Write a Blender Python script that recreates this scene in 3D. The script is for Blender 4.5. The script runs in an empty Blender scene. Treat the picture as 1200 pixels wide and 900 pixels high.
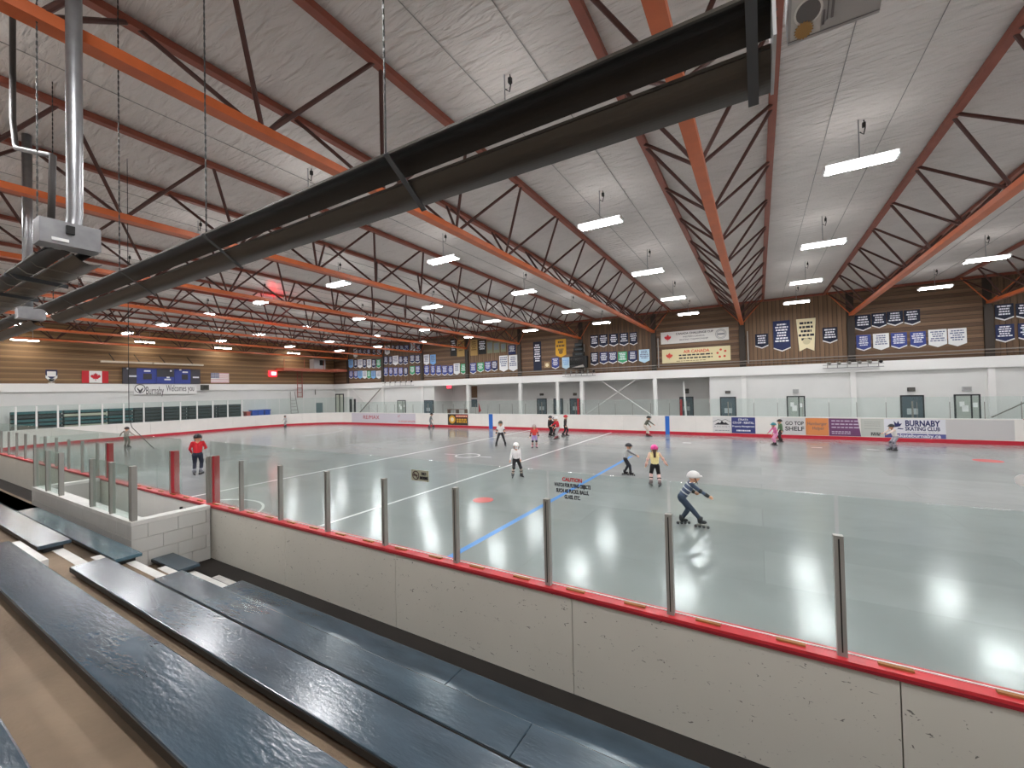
import bpy, bmesh, math, random
from mathutils import Vector, Matrix
random.seed(7)
sc = bpy.context.scene
COL = sc.collection
PI = math.pi

# ------------------------------------------------------------------ camera
H = 3.15
F = 487.77
YAW, PITCH, ROLL = math.radians(30.614), math.radians(0.966), math.radians(-1.290)
_f = Vector((-math.sin(YAW)*math.cos(PITCH), math.cos(YAW)*math.cos(PITCH), math.sin(PITCH)))
_r = Vector((math.cos(YAW), math.sin(YAW), 0)); _u = _r.cross(_f)
CR = _r*math.cos(ROLL) + _u*math.sin(ROLL); CU = -_r*math.sin(ROLL) + _u*math.cos(ROLL); CF = _f
EYE = Vector((0, 0, H))
cam = bpy.data.cameras.new('camera'); cam.sensor_width = 36; cam.lens = F*36/1200
cam.clip_start = 0.05; cam.clip_end = 300
co = bpy.data.objects.new('camera', cam); COL.objects.link(co)
m = Matrix((CR, CU, -CF)).transposed().to_4x4(); m.translation = EYE
co.matrix_world = m
sc.camera = co
# ------------------------------------------------------------------ world, exposure
w = bpy.data.worlds.new('world'); sc.world = w; w.use_nodes = True
w.node_tree.nodes['Background'].inputs[0].default_value = (0.6, 0.65, 0.7, 1)
w.node_tree.nodes['Background'].inputs[1].default_value = 0.05
sc.view_settings.view_transform = 'Standard'; sc.view_settings.look = 'None'
sc.view_settings.gamma = 1; sc.view_settings.use_curve_mapping = False
sc.view_settings.exposure = 0.25
LED = 100.0            # emission strength of the ceiling light tubes

# ------------------------------------------------------------------ pixel -> place (1200x900 photo frame)
def ray(x, y): return CR*(x-600) - CU*(y-450) + CF*F
def onZ(x, y, z): d = ray(x, y); return EYE + d*((z-H)/d.z)
def onY(x, y, Y): d = ray(x, y); return EYE + d*(Y/d.y)
def onX(x, y, X): d = ray(x, y); return EYE + d*(X/d.x)
def proj(P):
    d = Vector(P)-EYE; z = d.dot(CF); return (600+F*d.dot(CR)/z, 450-F*d.dot(CU)/z)

# ------------------------------------------------------------------ materials
def c(h):
    h = h.lstrip('#'); v = [int(h[i:i+2], 16)/255 for i in (0, 2, 4)]
    return tuple((x/12.92 if x <= .04045 else ((x+.055)/1.055)**2.4) for x in v)+(1,)
MATS = {}
def mat(name, col, rough=.6, metal=0, noise=None, bump=None, emit=None, coat=0, spec=None):
    """noise=(scale, amount, stretch) mottles the colour; bump=(scale, strength, stretch) gives fine relief"""
    if name in MATS: return MATS[name]
    M = bpy.data.materials.new(name); M.use_nodes = True; nt = M.node_tree; N = nt.nodes; L = nt.links
    b = N['Principled BSDF']; col = c(col) if isinstance(col, str) else col
    b.inputs['Base Color'].default_value = col; b.inputs['Roughness'].default_value = rough
    b.inputs['Metallic'].default_value = metal
    if coat: b.inputs['Coat Weight'].default_value = coat; b.inputs['Coat Roughness'].default_value = .15
    if spec is not None: b.inputs['Specular IOR Level'].default_value = spec
    def coords(stretch):
        tc = N.new('ShaderNodeTexCoord'); mp = N.new('ShaderNodeMapping')
        mp.inputs['Scale'].default_value = stretch; L.new(tc.outputs['Object'], mp.inputs[0]); return mp.outputs[0]
    if noise:
        s, a, st = noise
        n = N.new('ShaderNodeTexNoise'); n.inputs['Scale'].default_value = s; n.inputs['Detail'].default_value = 5
        L.new(coords(st), n.inputs['Vector'])
        r = N.new('ShaderNodeMapRange'); r.inputs[1].default_value = .3; r.inputs[2].default_value = .7
        r.inputs[3].default_value = 1-a; r.inputs[4].default_value = 1+a; L.new(n.outputs[0], r.inputs[0])
        x = N.new('ShaderNodeMix'); x.data_type = 'RGBA'; x.blend_type = 'MULTIPLY'; x.inputs[0].default_value = 1
        x.inputs[6].default_value = col; L.new(r.outputs[0], x.inputs[7]); L.new(x.outputs[2], b.inputs['Base Color'])
    if bump:
        s, a, st = bump
        n = N.new('ShaderNodeTexNoise'); n.inputs['Scale'].default_value = s; n.inputs['Detail'].default_value = 3
        L.new(coords(st), n.inputs['Vector'])
        bp = N.new('ShaderNodeBump'); bp.inputs['Strength'].default_value = a; bp.inputs['Distance'].default_value = .02
        L.new(n.outputs[0], bp.inputs['Height']); L.new(bp.outputs[0], b.inputs['Normal'])
    if emit:
        b.inputs['Emission Color'].default_value = c(emit[0]); b.inputs['Emission Strength'].default_value = emit[1]
    MATS[name] = M; return M
S1 = (1, 1, 1)
def glass_mat(name, tint, gl=.08):
    M = bpy.data.materials.new(name); M.use_nodes = True; nt = M.node_tree; N = nt.nodes; L = nt.links
    N.remove(N['Principled BSDF'])
    t = N.new('ShaderNodeBsdfTransparent'); t.inputs[0].default_value = c(tint)
    g = N.new('ShaderNodeBsdfGlossy'); g.inputs['Roughness'].default_value = .22; g.inputs[0].default_value = (.9, 1, .97, 1)
    lw = N.new('ShaderNodeLayerWeight'); lw.inputs[0].default_value = .12
    r = N.new('ShaderNodeMapRange'); r.inputs[3].default_value = .012; r.inputs[4].default_value = .3
    L.new(lw.outputs['Fresnel'], r.inputs[0])
    df = N.new('ShaderNodeBsdfDiffuse'); df.inputs[0].default_value = c('#dfeeea')
    mx = N.new('ShaderNodeMixShader'); L.new(r.outputs[0], mx.inputs[0]); L.new(t.outputs[0], mx.inputs[1]); L.new(g.outputs[0], mx.inputs[2])
    m2 = N.new('ShaderNodeMixShader'); m2.inputs[0].default_value = gl
    L.new(mx.outputs[0], m2.inputs[1]); L.new(df.outputs[0], m2.inputs[2])
    L.new(m2.outputs[0], N['Material Output'].inputs[0]); MATS[name] = M; return M
def mat_floor():
    M = mat('polished_concrete', '#9c9f9d', .16); nt = M.node_tree; N = nt.nodes; L = nt.links; b = N['Principled BSDF']
    tc = N.new('ShaderNodeTexCoord'); mp = N.new('ShaderNodeMapping'); L.new(tc.outputs['Object'], mp.inputs[0])
    br = N.new('ShaderNodeTexBrick'); br.inputs['Scale'].default_value = 1; br.inputs['Brick Width'].default_value = 7.5
    br.inputs['Row Height'].default_value = 1.55; br.inputs['Mortar Size'].default_value = .012; br.inputs['Mortar Smooth'].default_value = 1
    br.inputs['Color1'].default_value = c('#9a9d9c'); br.inputs['Color2'].default_value = c('#8e9291'); br.inputs['Mortar'].default_value = c('#868a89')
    L.new(mp.outputs[0], br.inputs['Vector'])
    n = N.new('ShaderNodeTexNoise'); n.inputs['Scale'].default_value = .55; n.inputs['Detail'].default_value = 8; n.inputs['Roughness'].default_value = .65
    L.new(tc.outputs['Object'], n.inputs['Vector'])
    r = N.new('ShaderNodeMapRange'); r.inputs[1].default_value = .3; r.inputs[2].default_value = .7; r.inputs[3].default_value = .9; r.inputs[4].default_value = 1.08
    L.new(n.outputs[0], r.inputs[0])
    x = N.new('ShaderNodeMix'); x.data_type = 'RGBA'; x.blend_type = 'MULTIPLY'; x.inputs[0].default_value = 1
    L.new(br.outputs[0], x.inputs[6]); L.new(r.outputs[0], x.inputs[7]); L.new(x.outputs[2], b.inputs['Base Color'])
    n2 = N.new('ShaderNodeTexNoise'); n2.inputs['Scale'].default_value = 7.0; n2.inputs['Detail'].default_value = 3
    L.new(tc.outputs['Object'], n2.inputs['Vector'])
    r2 = N.new('ShaderNodeMapRange'); r2.inputs[3].default_value = .14; r2.inputs[4].default_value = .19; L.new(n2.outputs[0], r2.inputs[0]); L.new(r2.outputs[0], b.inputs['Roughness'])
    bp = N.new('ShaderNodeBump'); bp.inputs['Strength'].default_value = .1; bp.inputs['Distance'].default_value = .02
    L.new(n2.outputs[0], bp.inputs['Height']); L.new(bp.outputs[0], b.inputs['Normal'])
    b.inputs['Specular IOR Level'].default_value = .5
    return M
def mat_ceiling():
    M = mat('foil_insulation', '#d6d3cf', .42); nt = M.node_tree; N = nt.nodes; L = nt.links; b = N['Principled BSDF']
    tc = N.new('ShaderNodeTexCoord')
    mp = N.new('ShaderNodeMapping'); mp.inputs['Scale'].default_value = (.7, 3.4, 1); L.new(tc.outputs['Object'], mp.inputs[0])
    n = N.new('ShaderNodeTexNoise'); n.inputs['Scale'].default_value = 2.2; n.inputs['Detail'].default_value = 3; n.inputs['Distortion'].default_value = .6
    L.new(mp.outputs[0], n.inputs['Vector'])
    bp = N.new('ShaderNodeBump'); bp.inputs['Strength'].default_value = 1; bp.inputs['Distance'].default_value = .14
    L.new(n.outputs[0], bp.inputs['Height']); L.new(bp.outputs[0], b.inputs['Normal'])
    n2 = N.new('ShaderNodeTexNoise'); n2.inputs['Scale'].default_value = .5; n2.inputs['Detail'].default_value = 5; L.new(tc.outputs['Object'], n2.inputs['Vector'])
    r = N.new('ShaderNodeMapRange'); r.inputs[1].default_value = .3; r.inputs[2].default_value = .75; r.inputs[3].default_value = 1.05; r.inputs[4].default_value = .86
    L.new(n2.outputs[0], r.inputs[0])
    x = N.new('ShaderNodeMix'); x.data_type = 'RGBA'; x.blend_type = 'MULTIPLY'; x.inputs[0].default_value = 1
    x.inputs[6].default_value = c('#d8d1cc'); L.new(r.outputs[0], x.inputs[7]); L.new(x.outputs[2], b.inputs['Base Color'])
    return M
def mat_scuffed(name, col, dark, amount=.5):
    M = mat(name, col, .5); nt = M.node_tree; N = nt.nodes; L = nt.links; b = N['Principled BSDF']
    tc = N.new('ShaderNodeTexCoord'); mp = N.new('ShaderNodeMapping'); mp.inputs['Scale'].default_value = (7, 7, 14)
    L.new(tc.outputs['Object'], mp.inputs[0])
    n = N.new('ShaderNodeTexNoise'); n.inputs['Scale'].default_value = 2.4; n.inputs['Detail'].default_value = 2; n.inputs['Distortion'].default_value = 1.5
    L.new(mp.outputs[0], n.inputs['Vector'])
    r = N.new('ShaderNodeMapRange'); r.inputs[1].default_value = .69; r.inputs[2].default_value = .73; L.new(n.outputs[0], r.inputs[0])
    r.inputs[3].default_value = 0; r.inputs[4].default_value = amount
    n2 = N.new('ShaderNodeTexNoise'); n2.inputs['Scale'].default_value = 1.3; n2.inputs['Detail'].default_value = 5; L.new(tc.outputs['Object'], n2.inputs['Vector'])
    r2 = N.new('ShaderNodeMapRange'); r2.inputs[3].default_value = .92; r2.inputs[4].default_value = 1.06; L.new(n2.outputs[0], r2.inputs[0])
    x = N.new('ShaderNodeMix'); x.data_type = 'RGBA'; x.blend_type = 'MULTIPLY'; x.inputs[0].default_value = 1
    x.inputs[6].default_value = c(col); L.new(r2.outputs[0], x.inputs[7])
    y = N.new('ShaderNodeMix'); y.data_type = 'RGBA'; L.new(r.outputs[0], y.inputs[0]); L.new(x.outputs[2], y.inputs[6]); y.inputs[7].default_value = c(dark)
    L.new(y.outputs[2], b.inputs['Base Color']); return M
def mat_wood(name, col, st):
    return mat(name, col, .62, noise=(1.6, .28, st), bump=(6, .25, st))

FLOOR = mat_floor(); CEIL = mat_ceiling()
WHITEW = mat('white_wall_paint', '#dfdfdc', .55, noise=(.7, .03, S1))
LEDGEM = mat('ledge_paint', '#ecebe8', .5)
GREYW = mat('recess_wall_paint', '#dddbd8', .6, noise=(.6, .04, S1))
BOARDW = mat_scuffed('board_white', '#f0ece6', '#7d766d', .12)
BOARDO = mat_scuffed('board_outer', '#d0ccc1', '#3a352f', .8)
KICK = mat('kick_plate_red', '#c8283c', .35)
RAIL = mat('rail_red', '#c5323a', .35, noise=(6, .15, S1))
RAILD = mat('rail_dark_red', '#93202c', .45)
BLUEST = mat('blue_stripe', '#2f72cf', .4)
STEEL = mat('orange_steel', '#c2602f', .42, noise=(3, .1, S1))
STEELT = mat('top_chord_steel', '#8a4a38', .5, noise=(3, .12, S1))
STEELW = mat('web_steel_shaded', '#4f2c24', .5)  # same paint as the chords, with the webs' backlit shade put into the colour
WOODH = [mat_wood('plank_brown_%d' % i, h, (.5, .5, 9)) for i, h in enumerate(('#745a43', '#694f39', '#7d6149', '#614936'))]
WOODV = [mat_wood('board_brown_%d' % i, h, (9, .5, .5)) for i, h in enumerate(('#745a42', '#684f38', '#7b6047', '#5e4733'))]
WOODL = [mat_wood('plank_tan_lit_%d' % i, h, (.5, .5, 9)) for i, h in enumerate(('#8f714f', '#826445', '#997a56', '#795d40'))]  # end-wall planks: the brown wood with its warmer lighting put into the tone
DARKST = mat('dark_column_steel', '#33291f', .5)
ALU = mat('aluminium', '#a5a39d', .45, metal=.35)
ALUD = mat('aluminium_dull', '#8d8a83', .5, metal=.5)
GALV = mat('galvanised_steel', '#9c9d9f', .36, metal=.85, noise=(8, .12, S1))
BLACK = mat('black_matte', '#161514', .6)
BLACKR = mat('reflector_black', '#1d1a17', .42, metal=.3)
REFLO = mat('reflector_grey', '#48433d', .4, metal=.35)
GREYM = mat('grey_enamel', '#b4b5b6', .4)
CONC = mat('tier_concrete', '#806d58', .75, noise=(1.8, .22, S1), bump=(30, .15, S1))
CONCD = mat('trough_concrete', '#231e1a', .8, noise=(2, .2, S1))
STEPW = mat('step_white_paint', '#dedcd7', .6, noise=(5, .08, S1))
BLOCK = mat('block_paint', '#d0cec9', .6, bump=(40, .15, S1))
MORTAR = mat('block_mortar', '#bfbdb7', .7)
BENCH = mat('bench_blue_paint', '#3a4a55', .2, noise=(2.2, .2, (1, 4, 1)), bump=(16, .1, (1, 3.5, 1)), coat=.2)
BENCHT = mat('bench_teal_paint', '#456270', .17, noise=(2.2, .15, (1, 5, 1)), bump=(16, .1, (1, 3.5, 1)), coat=.2)
BENCHE = mat('bench_edge_black', '#15181b', .5)  # dark edge paint, plus the shade under the seats painted in black
GLASS = glass_mat('rink_glass', '#f7fcfb', .012)
GLASSG = glass_mat('rink_glass_green', '#f8fcfb', .02)
LENS = mat('led_lens', '#ffffff', .4, emit=('#fdfdff', LED))
LENS2 = mat('strip_lens', '#ffffff', .4, emit=('#fff6e8', 35))
FIXT = mat('fixture_white', '#e9e9e8', .4)
FIXL = mat('fixture_glow', '#f4f4f4', .4, emit=('#ffffff', 2.6))  # weak glow added to the light housings to brighten the ceiling
WHITE = mat('plain_white', '#f0f0ee', .6); CREAM = mat('cream', '#e9dcb6', .6)
NAVY = mat('navy_cloth', '#232e57', .75); INDIGO = mat('indigo_cloth', '#3c4a8e', .75); DKNAVY = mat('dark_navy_cloth', '#1b2238', .75)
SKYB = mat('sky_cloth', '#7eaede', .75); GREENC = mat('green_cloth', '#3fa06e', .75); GOLD = mat('gold_cloth', '#d8a12c', .75)
PALEB = mat('pale_blue_cloth', '#bcd9e8', .75); CLOTHW = mat('white_cloth', '#e6e6e6', .75); OLIVE = mat('olive_cloth', '#7c8069', .75)
DULLG = mat('dull_gold_cloth', '#b5945a', .75)
RED = mat('red_paint', '#c9202c', .5); INK = mat('ink_dark', '#26262c', .7); INKW = mat('ink_white', '#e9ebf2', .7)
NAVYP = mat('ink_navy', '#2b2f66', .6)
DOORG = mat('door_teal', '#4d5c64', .35); DOORF = mat('door_frame_dark', '#2b2f31', .5); DOORGL = mat('door_glass', '#9fb0b0', .12)

# ------------------------------------------------------------------ mesh helpers
class MB:
    def __init__(s): s.v = []; s.f = []
    def box(s, x0, x1, y0, y1, z0, z1):
        n = len(s.v)
        s.v += [(x, y, z) for z in (z0, z1) for y in (y0, y1) for x in (x0, x1)]
        s.f += [tuple(n+i for i in q) for q in ((0, 2, 3, 1), (4, 5, 7, 6), (0, 1, 5, 4), (2, 6, 7, 3), (0, 4, 6, 2), (1, 3, 7, 5))]
        return s
    def prism(s, pts, axis, a, b):
        """closed outline pts (2D) extruded along axis 0/1/2 from a to b"""
        n = len(s.v); k = len(pts)
        def P(p, t): return {0: (t, p[0], p[1]), 1: (p[0], t, p[1]), 2: (p[0], p[1], t)}[axis]
        s.v += [P(p, a) for p in pts]+[P(p, b) for p in pts]
        s.f.append(tuple(n+i for i in range(k))[::-1]); s.f.append(tuple(n+k+i for i in range(k)))
        for i in range(k): j = (i+1) % k; s.f.append((n+i, n+j, n+k+j, n+k+i))
        return s
    def tube(s, pts, r, seg=8, r2=None):
        pts = [Vector(p) for p in pts]; n0 = len(s.v); K = len(pts)
        up = None
        for i, p in enumerate(pts):
            d = (pts[min(i+1, K-1)]-pts[max(i-1, 0)]).normalized()
            if up is None: up = Vector((0, 0, 1)) if abs(d.z) < .9 else Vector((1, 0, 0))
            a = d.cross(up).normalized(); b = a.cross(d).normalized(); up = b
            rr = r if r2 is None else r+(r2-r)*i/max(1, K-1)
            s.v += [tuple(p+a*rr*math.cos(t)+b*rr*math.sin(t)) for t in (2*PI*q/seg for q in range(seg))]
        for i in range(K-1):
            for q in range(seg):
                j = (q+1) % seg; A = n0+i*seg; s.f.append((A+q, A+j, A+seg+j, A+seg+q))
        s.f.append(tuple(n0+q for q in range(seg))[::-1]); s.f.append(tuple(n0+(K-1)*seg+q for q in range(seg)))
        return s
    def ball(s, p, r, seg=10, rings=6, sc=(1, 1, 1)):
        n = len(s.v); p = Vector(p)
        s.v.append((p.x, p.y, p.z+r*sc[2]))
        for i in range(1, rings):
            t = PI*i/rings
            for q in range(seg):
                a = 2*PI*q/seg; s.v.append((p.x+r*sc[0]*math.sin(t)*math.cos(a), p.y+r*sc[1]*math.sin(t)*math.sin(a), p.z+r*sc[2]*math.cos(t)))
        s.v.append((p.x, p.y, p.z-r*sc[2])); e = len(s.v)-1
        for q in range(seg): s.f.append((n, n+1+q, n+1+(q+1) % seg))
        for i in range(rings-2):
            for q in range(seg):
                a = n+1+i*seg; j = (q+1) % seg; s.f.append((a+q, a+seg+q, a+seg+j, a+j))
        a = n+1+(rings-2)*seg
        for q in range(seg): s.f.append((a+q, e, a+(q+1) % seg))
        return s
    def sheet(s, prof, x0, x1, th):
        """open profile [(y,z)...] swept along x with thickness th (offset along its normal)"""
        pr = [Vector(p) for p in prof]; off = []
        for i, p in enumerate(pr):
            d = (pr[min(i+1, len(pr)-1)]-pr[max(i-1, 0)]).normalized(); off.append(p+Vector((-d.y, d.x))*th)
        return s.prism([tuple(p) for p in pr]+[tuple(p) for p in reversed(off)], 0, x0, x1)
    def mesh(s, name, M, off=(0, 0, 0), smooth=False):
        me = bpy.data.meshes.new(name); ox, oy, oz = off
        me.from_pydata([(a-ox, b-oy, d-oz) for a, b, d in s.v], [], s.f)
        if M: me.materials.append(M)
        if smooth: me.polygons.foreach_set('use_smooth', [True]*len(me.polygons))
        me.update(); return me
    def build(s, name, M, parent=None, smooth=False, label=None):
        off = wloc(parent) if parent else (0, 0, 0)
        o = bpy.data.objects.new(name, s.mesh(name, M, off, smooth)); COL.objects.link(o)
        if parent: o.parent = parent
        if label: o['label'] = label
        return o
def wloc(o):
    v = Vector((0, 0, 0))
    while o is not None: v += o.location; o = o.parent
    return v
def tag(o, label, cat, group=None, kind=None):
    o['label'] = label; o['category'] = cat
    if group: o['group'] = group
    if kind: o['kind'] = kind
    return o
def thing(name, label, cat, loc=(0, 0, 0), group=None, kind=None):
    o = bpy.data.objects.new(name, None); COL.objects.link(o); o.location = loc; o.empty_display_size = .2
    return tag(o, label, cat, group, kind)
def struct(name, mb, M, label=None, cat=None, parent=None):
    o = mb.build(name, M, parent); o['kind'] = 'structure'
    if label: o['label'] = label
    if cat: o['category'] = cat
    return o
_cache = {}
def unit(kind, M):
    k = (kind, M.name)
    if k not in _cache:
        mb = MB()
        if kind == 'box': mb.box(-.5, .5, -.5, .5, -.5, .5)
        elif kind == 'rod': mb.tube([(0, 0, -.5), (0, 0, .5)], .5, 8)
        _cache[k] = mb.mesh(kind+'_'+M.name, M)
    return _cache[k]
def piece(name, kind, M, parent, mtx):
    """a light-weight part that shares its mesh with its look-alikes; mtx is in world space"""
    o = bpy.data.objects.new(name, unit(kind, M)); COL.objects.link(o)
    if parent: o.parent = parent; mtx = Matrix.Translation(-wloc(parent)) @ mtx
    o.matrix_local = mtx; return o
def pbox(name, M, parent, x0, x1, y0, y1, z0, z1):
    return piece(name, 'box', M, parent, Matrix.Translation(((x0+x1)/2, (y0+y1)/2, (z0+z1)/2)) @ Matrix.Diagonal((x1-x0, y1-y0, z1-z0, 1)))
def bar(name, kind, M, parent, a, b, w, h=None):
    a, b = Vector(a), Vector(b); d = b-a
    q = d.to_track_quat('Z', 'Y' if abs(d.normalized().y) < .99 else 'X')
    return piece(name, kind, M, parent, Matrix.Translation((a+b)/2) @ q.to_matrix().to_4x4() @ Matrix.Diagonal((w, h or w, d.length, 1)))
def copy_tree(o, parent=None):
    n = o.copy(); COL.objects.link(n); n.parent = parent
    for ch in list(o.children): copy_tree(ch, n)
    return n
ORD = ['first', 'second', 'third', 'fourth', 'fifth', 'sixth', 'seventh', 'eighth', 'ninth', 'tenth', 'eleventh', 'twelfth']

def text_mesh(txt, size, M, ext=.003, width=None, bold=0):
    cu = bpy.data.curves.new('t', 'FONT'); cu.body = txt; cu.size = size; cu.align_x = 'CENTER'; cu.align_y = 'CENTER'
    cu.extrude = ext; cu.offset = bold; cu.resolution_u = 3
    o = bpy.data.objects.new('t', cu); COL.objects.link(o)
    dg = bpy.context.evaluated_depsgraph_get()
    me = bpy.data.meshes.new_from_object(o.evaluated_get(dg)); me.materials.clear(); me.materials.append(M)
    bpy.data.objects.remove(o); bpy.data.curves.remove(cu)
    if width:
        xs = [v.co.x for v in me.vertices]; k = width/(max(xs)-min(xs))
        for v in me.vertices: v.co.x *= k
    return me
# frames for flat things: facing -Y (far wall) and facing +X (left wall)
def text_on(parent, txt, size, M, pos, facing='far', width=None, bold=0, name='lettering'):
    me = text_mesh(txt, size, M, width=width, bold=bold); o = bpy.data.objects.new(name, me); COL.objects.link(o)
    R = {'far': Matrix(((1, 0, 0), (0, 0, -1), (0, 1, 0))), 'left': Matrix(((0, 0, 1), (1, 0, 0), (0, 1, 0)))}[facing].to_4x4()
    if parent: o.parent = parent; pos = Vector(pos)-wloc(parent)
    o.matrix_local = Matrix.Translation(pos) @ R; return o

# ================================================================== SETTING
XL, YF = -45.0, 33.0            # left wall, far wall
ZLB, ZLT, ZC = 3.85, 4.46, 8.97 # ledge bottom / top, ceiling
XR, YN = 21.0, -4.2
struct('floor', MB().box(XL-.3, XR+.3, 3.4, 38.5, -.3, 0), FLOOR, 'polished grey concrete rink floor', 'floor')
struct('ceiling', MB().box(XL-.3, XR+.3, YN-.3, YF+.4, ZC, ZC+.2), CEIL, 'white foil insulation ceiling above the orange trusses', 'ceiling')
wf = struct('wall_far', MB().box(XL-.3, XR+.3, YF+.03, YF+.35, ZLT-.02, ZC), DARKST, 'brown plank upper wall hung with banners', 'wall')
wl = struct('wall_left', MB().box(XL-.3, XL-.03, YN, YF+.3, ZLT-.02, ZC), DARKST, 'tan plank end wall with flags and scoreboard', 'wall')
struct('wall_right', MB().box(XR, XR+.3, YN, YF+5, 0, ZC), WHITEW, 'white end wall beyond the rink', 'wall')
struct('wall_near', MB().box(XL-.3, XR+.3, YN-.3, YN, 0, ZC), WHITEW, 'wall behind the bleachers', 'wall')
# lower walls
RX0, RX1 = onY(509, 470, YF).x, onY(832, 470, YF).x      # the recess under the ledge
struct('wall_far_lower', MB().box(XL-.3, RX0, YF+.02, YF+.3, 0, ZLB).box(RX1, XR+.3, YF+.02, YF+.3, 0, ZLB), WHITEW, 'white painted wall under the ledge', 'wall')
struct('wall_recess', MB().box(RX0-.3, RX1+.3, YF+3, YF+3.3, 0, ZLB).box(RX0-.3, RX0, YF+.3, YF+3, 0, ZLB).box(RX1, RX1+.3, YF+.3, YF+3, 0, ZLB), GREYW, 'grey wall at the back of the recess', 'wall')
struct('ceiling_recess', MB().box(RX0-.3, RX1+.3, YF+.2, YF+3.3, ZLB, ZLB+.2), GREYW, 'soffit of the recess behind the far boards', 'ceiling')
struct('wall_left_lower', MB().box(XL-.3, XL+.02, YN, YF+.3, 0, ZLB), WHITEW, 'white painted lower end wall', 'wall')
struct('trim_1', MB().box(XL-.1, XR, YF-.18, YF+.3, ZLB, ZLT), LEDGEM, 'long white ledge beam along the far wall', 'ledge')
struct('trim_2', MB().box(XL-.1, XL+.18, 5.0, YF-.18, ZLB, ZLT), LEDGEM, 'white ledge beam along the end wall', 'ledge')
# --- columns every bay
XC = [-0.87+5.92*k for k in range(-7, 4)]     # -42.3 .. 16.9
for i, x in enumerate(XC):
    if x > 17: continue
    o = pbox('wall_column', DARKST, None, x-.2, x+.16, YF-.14, YF+.03, ZLT, 7.2)
    tag(o, 'dark steel column under truss end, %s from the end-wall corner' % ORD[i], 'column', 'dark columns on the plank wall', 'structure')
    o = pbox('white_column', LEDGEM, None, x-.14, x+.14, YF-.12, YF+.16, 0, ZLB)
    tag(o, 'white square column under the ledge, %s from the end-wall corner' % ORD[i], 'column', 'white columns under the ledge', 'structure')
x = onY(654, 470, YF).x
tag(pbox('white_column', LEDGEM, None, x-.12, x+.12, YF-.12, YF+.12, 0, ZLB), 'extra white column between two bays of the recess', 'column', None, 'structure')
# --- planks on the far wall: bays alternate
bays = [XL-.0]+XC+[XR]
n = 0
for i in range(len(bays)-1):
    x0, x1 = bays[i]+.17, bays[i+1]-.21
    if x0 > 14: continue
    if i % 2 == 1 or i == 0:
        z = ZLT
        while z < ZC-.02:
            h = min(.215, ZC-z); n += 1
            pbox('plank', WOODH[(n*7+i) % 4], wf, x0, x1, YF-.03+.008*((n*3) % 3), YF+.03, z+.013, z+h-.013); z += h
    else:
        k = round((x1-x0)/.23); s = (x1-x0)/k
        for q in range(k):
            n += 1
            pbox('plank', WOODV[(n*5+q) % 4], wf, x0+q*s+.012, x0+(q+1)*s-.012, YF-.03+.012*(q % 2), YF+.03, ZLT, ZC)
z = ZLT; k = 0
while z < ZC-.02:
    h = min(.2, ZC-z); k += 1
    pbox('plank', WOODL[(k*7) % 4], wl, XL-.03, XL+.03-.006*(k % 3), -2, YF-.03, z+.008, z+h-.008); z += h

# ================================================================== RINK FLOOR MARKINGS
def marking(name, mb, M, label): return tag(mb.build(name, M), label, 'floor line', None, 'structure')
WLINE = mat('line_white', '#e4e4e2', .25); BLINE = mat('line_blue', '#5b93d8', .25); RLINE = mat('line_red', '#d25a58', .25)
Y0, Y1 = 3.8, 29.45
marking('floor_line', MB().box(-9.24, -9.14, Y0, Y1, 0, .003), WLINE, 'white line across the rink beside the red dot')
marking('floor_line', MB().box(-15.75, -15.65, Y0, Y1, 0, .003), WLINE, 'white line across the rink nearer the end wall')
marking('floor_line', MB().box(-5.24, -5.10, Y0, 19.5, 0, .003), BLINE, 'pale blue line across the rink')
def ring(cx, cy, r0, r1, a0=0, a1=2*PI, seg=36, z=.004):
    mb = MB()
    for i in range(seg):
        t0, t1 = a0+(a1-a0)*i/seg, a0+(a1-a0)*(i+1)/seg
        q = [(cx+r*math.cos(t), cy+r*math.sin(t)) for r, t in ((r0, t0), (r1, t0), (r1, t1), (r0, t1))]
        mb.prism(q, 2, 0, z)
    return mb
marking('floor_spot', MB().prism([(-6.98+.3*math.cos(t), 10+.3*math.sin(t)) for t in (2*PI*i/28 for i in range(28))], 2, 0, .004), RLINE, 'red faceoff dot on the grey floor')
marking('floor_spot', MB().prism([(7.65+.42*math.cos(t), 23.53+.42*math.sin(t)) for t in (2*PI*i/28 for i in range(28))], 2, 0, .004), RLINE, 'faded red dot far along the floor')
marking('floor_line', ring(-12.5, 16.65, .55, .63), WLINE, 'small white circle with side ticks on the floor')
mb = MB(); mb.box(-13.95, -13.12, 16.61, 16.67, 0, .003); mb.box(-11.88, -11.1, 16.61, 16.67, 0, .003)
marking('floor_line', mb, WLINE, 'white ticks either side of the small circle')
marking('floor_line', ring(-13.2, 5.1, 1.75, 1.82, 0, PI), WLINE, 'white crease arc in front of the box gate')
marking('floor_line', ring(-35.2, 21, 4.5, 4.58, -.3, 1.3), WLINE, 'white arc in the far corner of the rink')
for x, y in ((802, 509), (805, 519), (957, 524.5), (1023, 527)):
    p = onZ(x, y, 0); marking('floor_tick', MB().box(p.x-.22, p.x+.22, p.y-.05, p.y+.05, 0, .003), WLINE, 'short white tick on the floor near the far boards')['group'] = 'white floor ticks'

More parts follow.
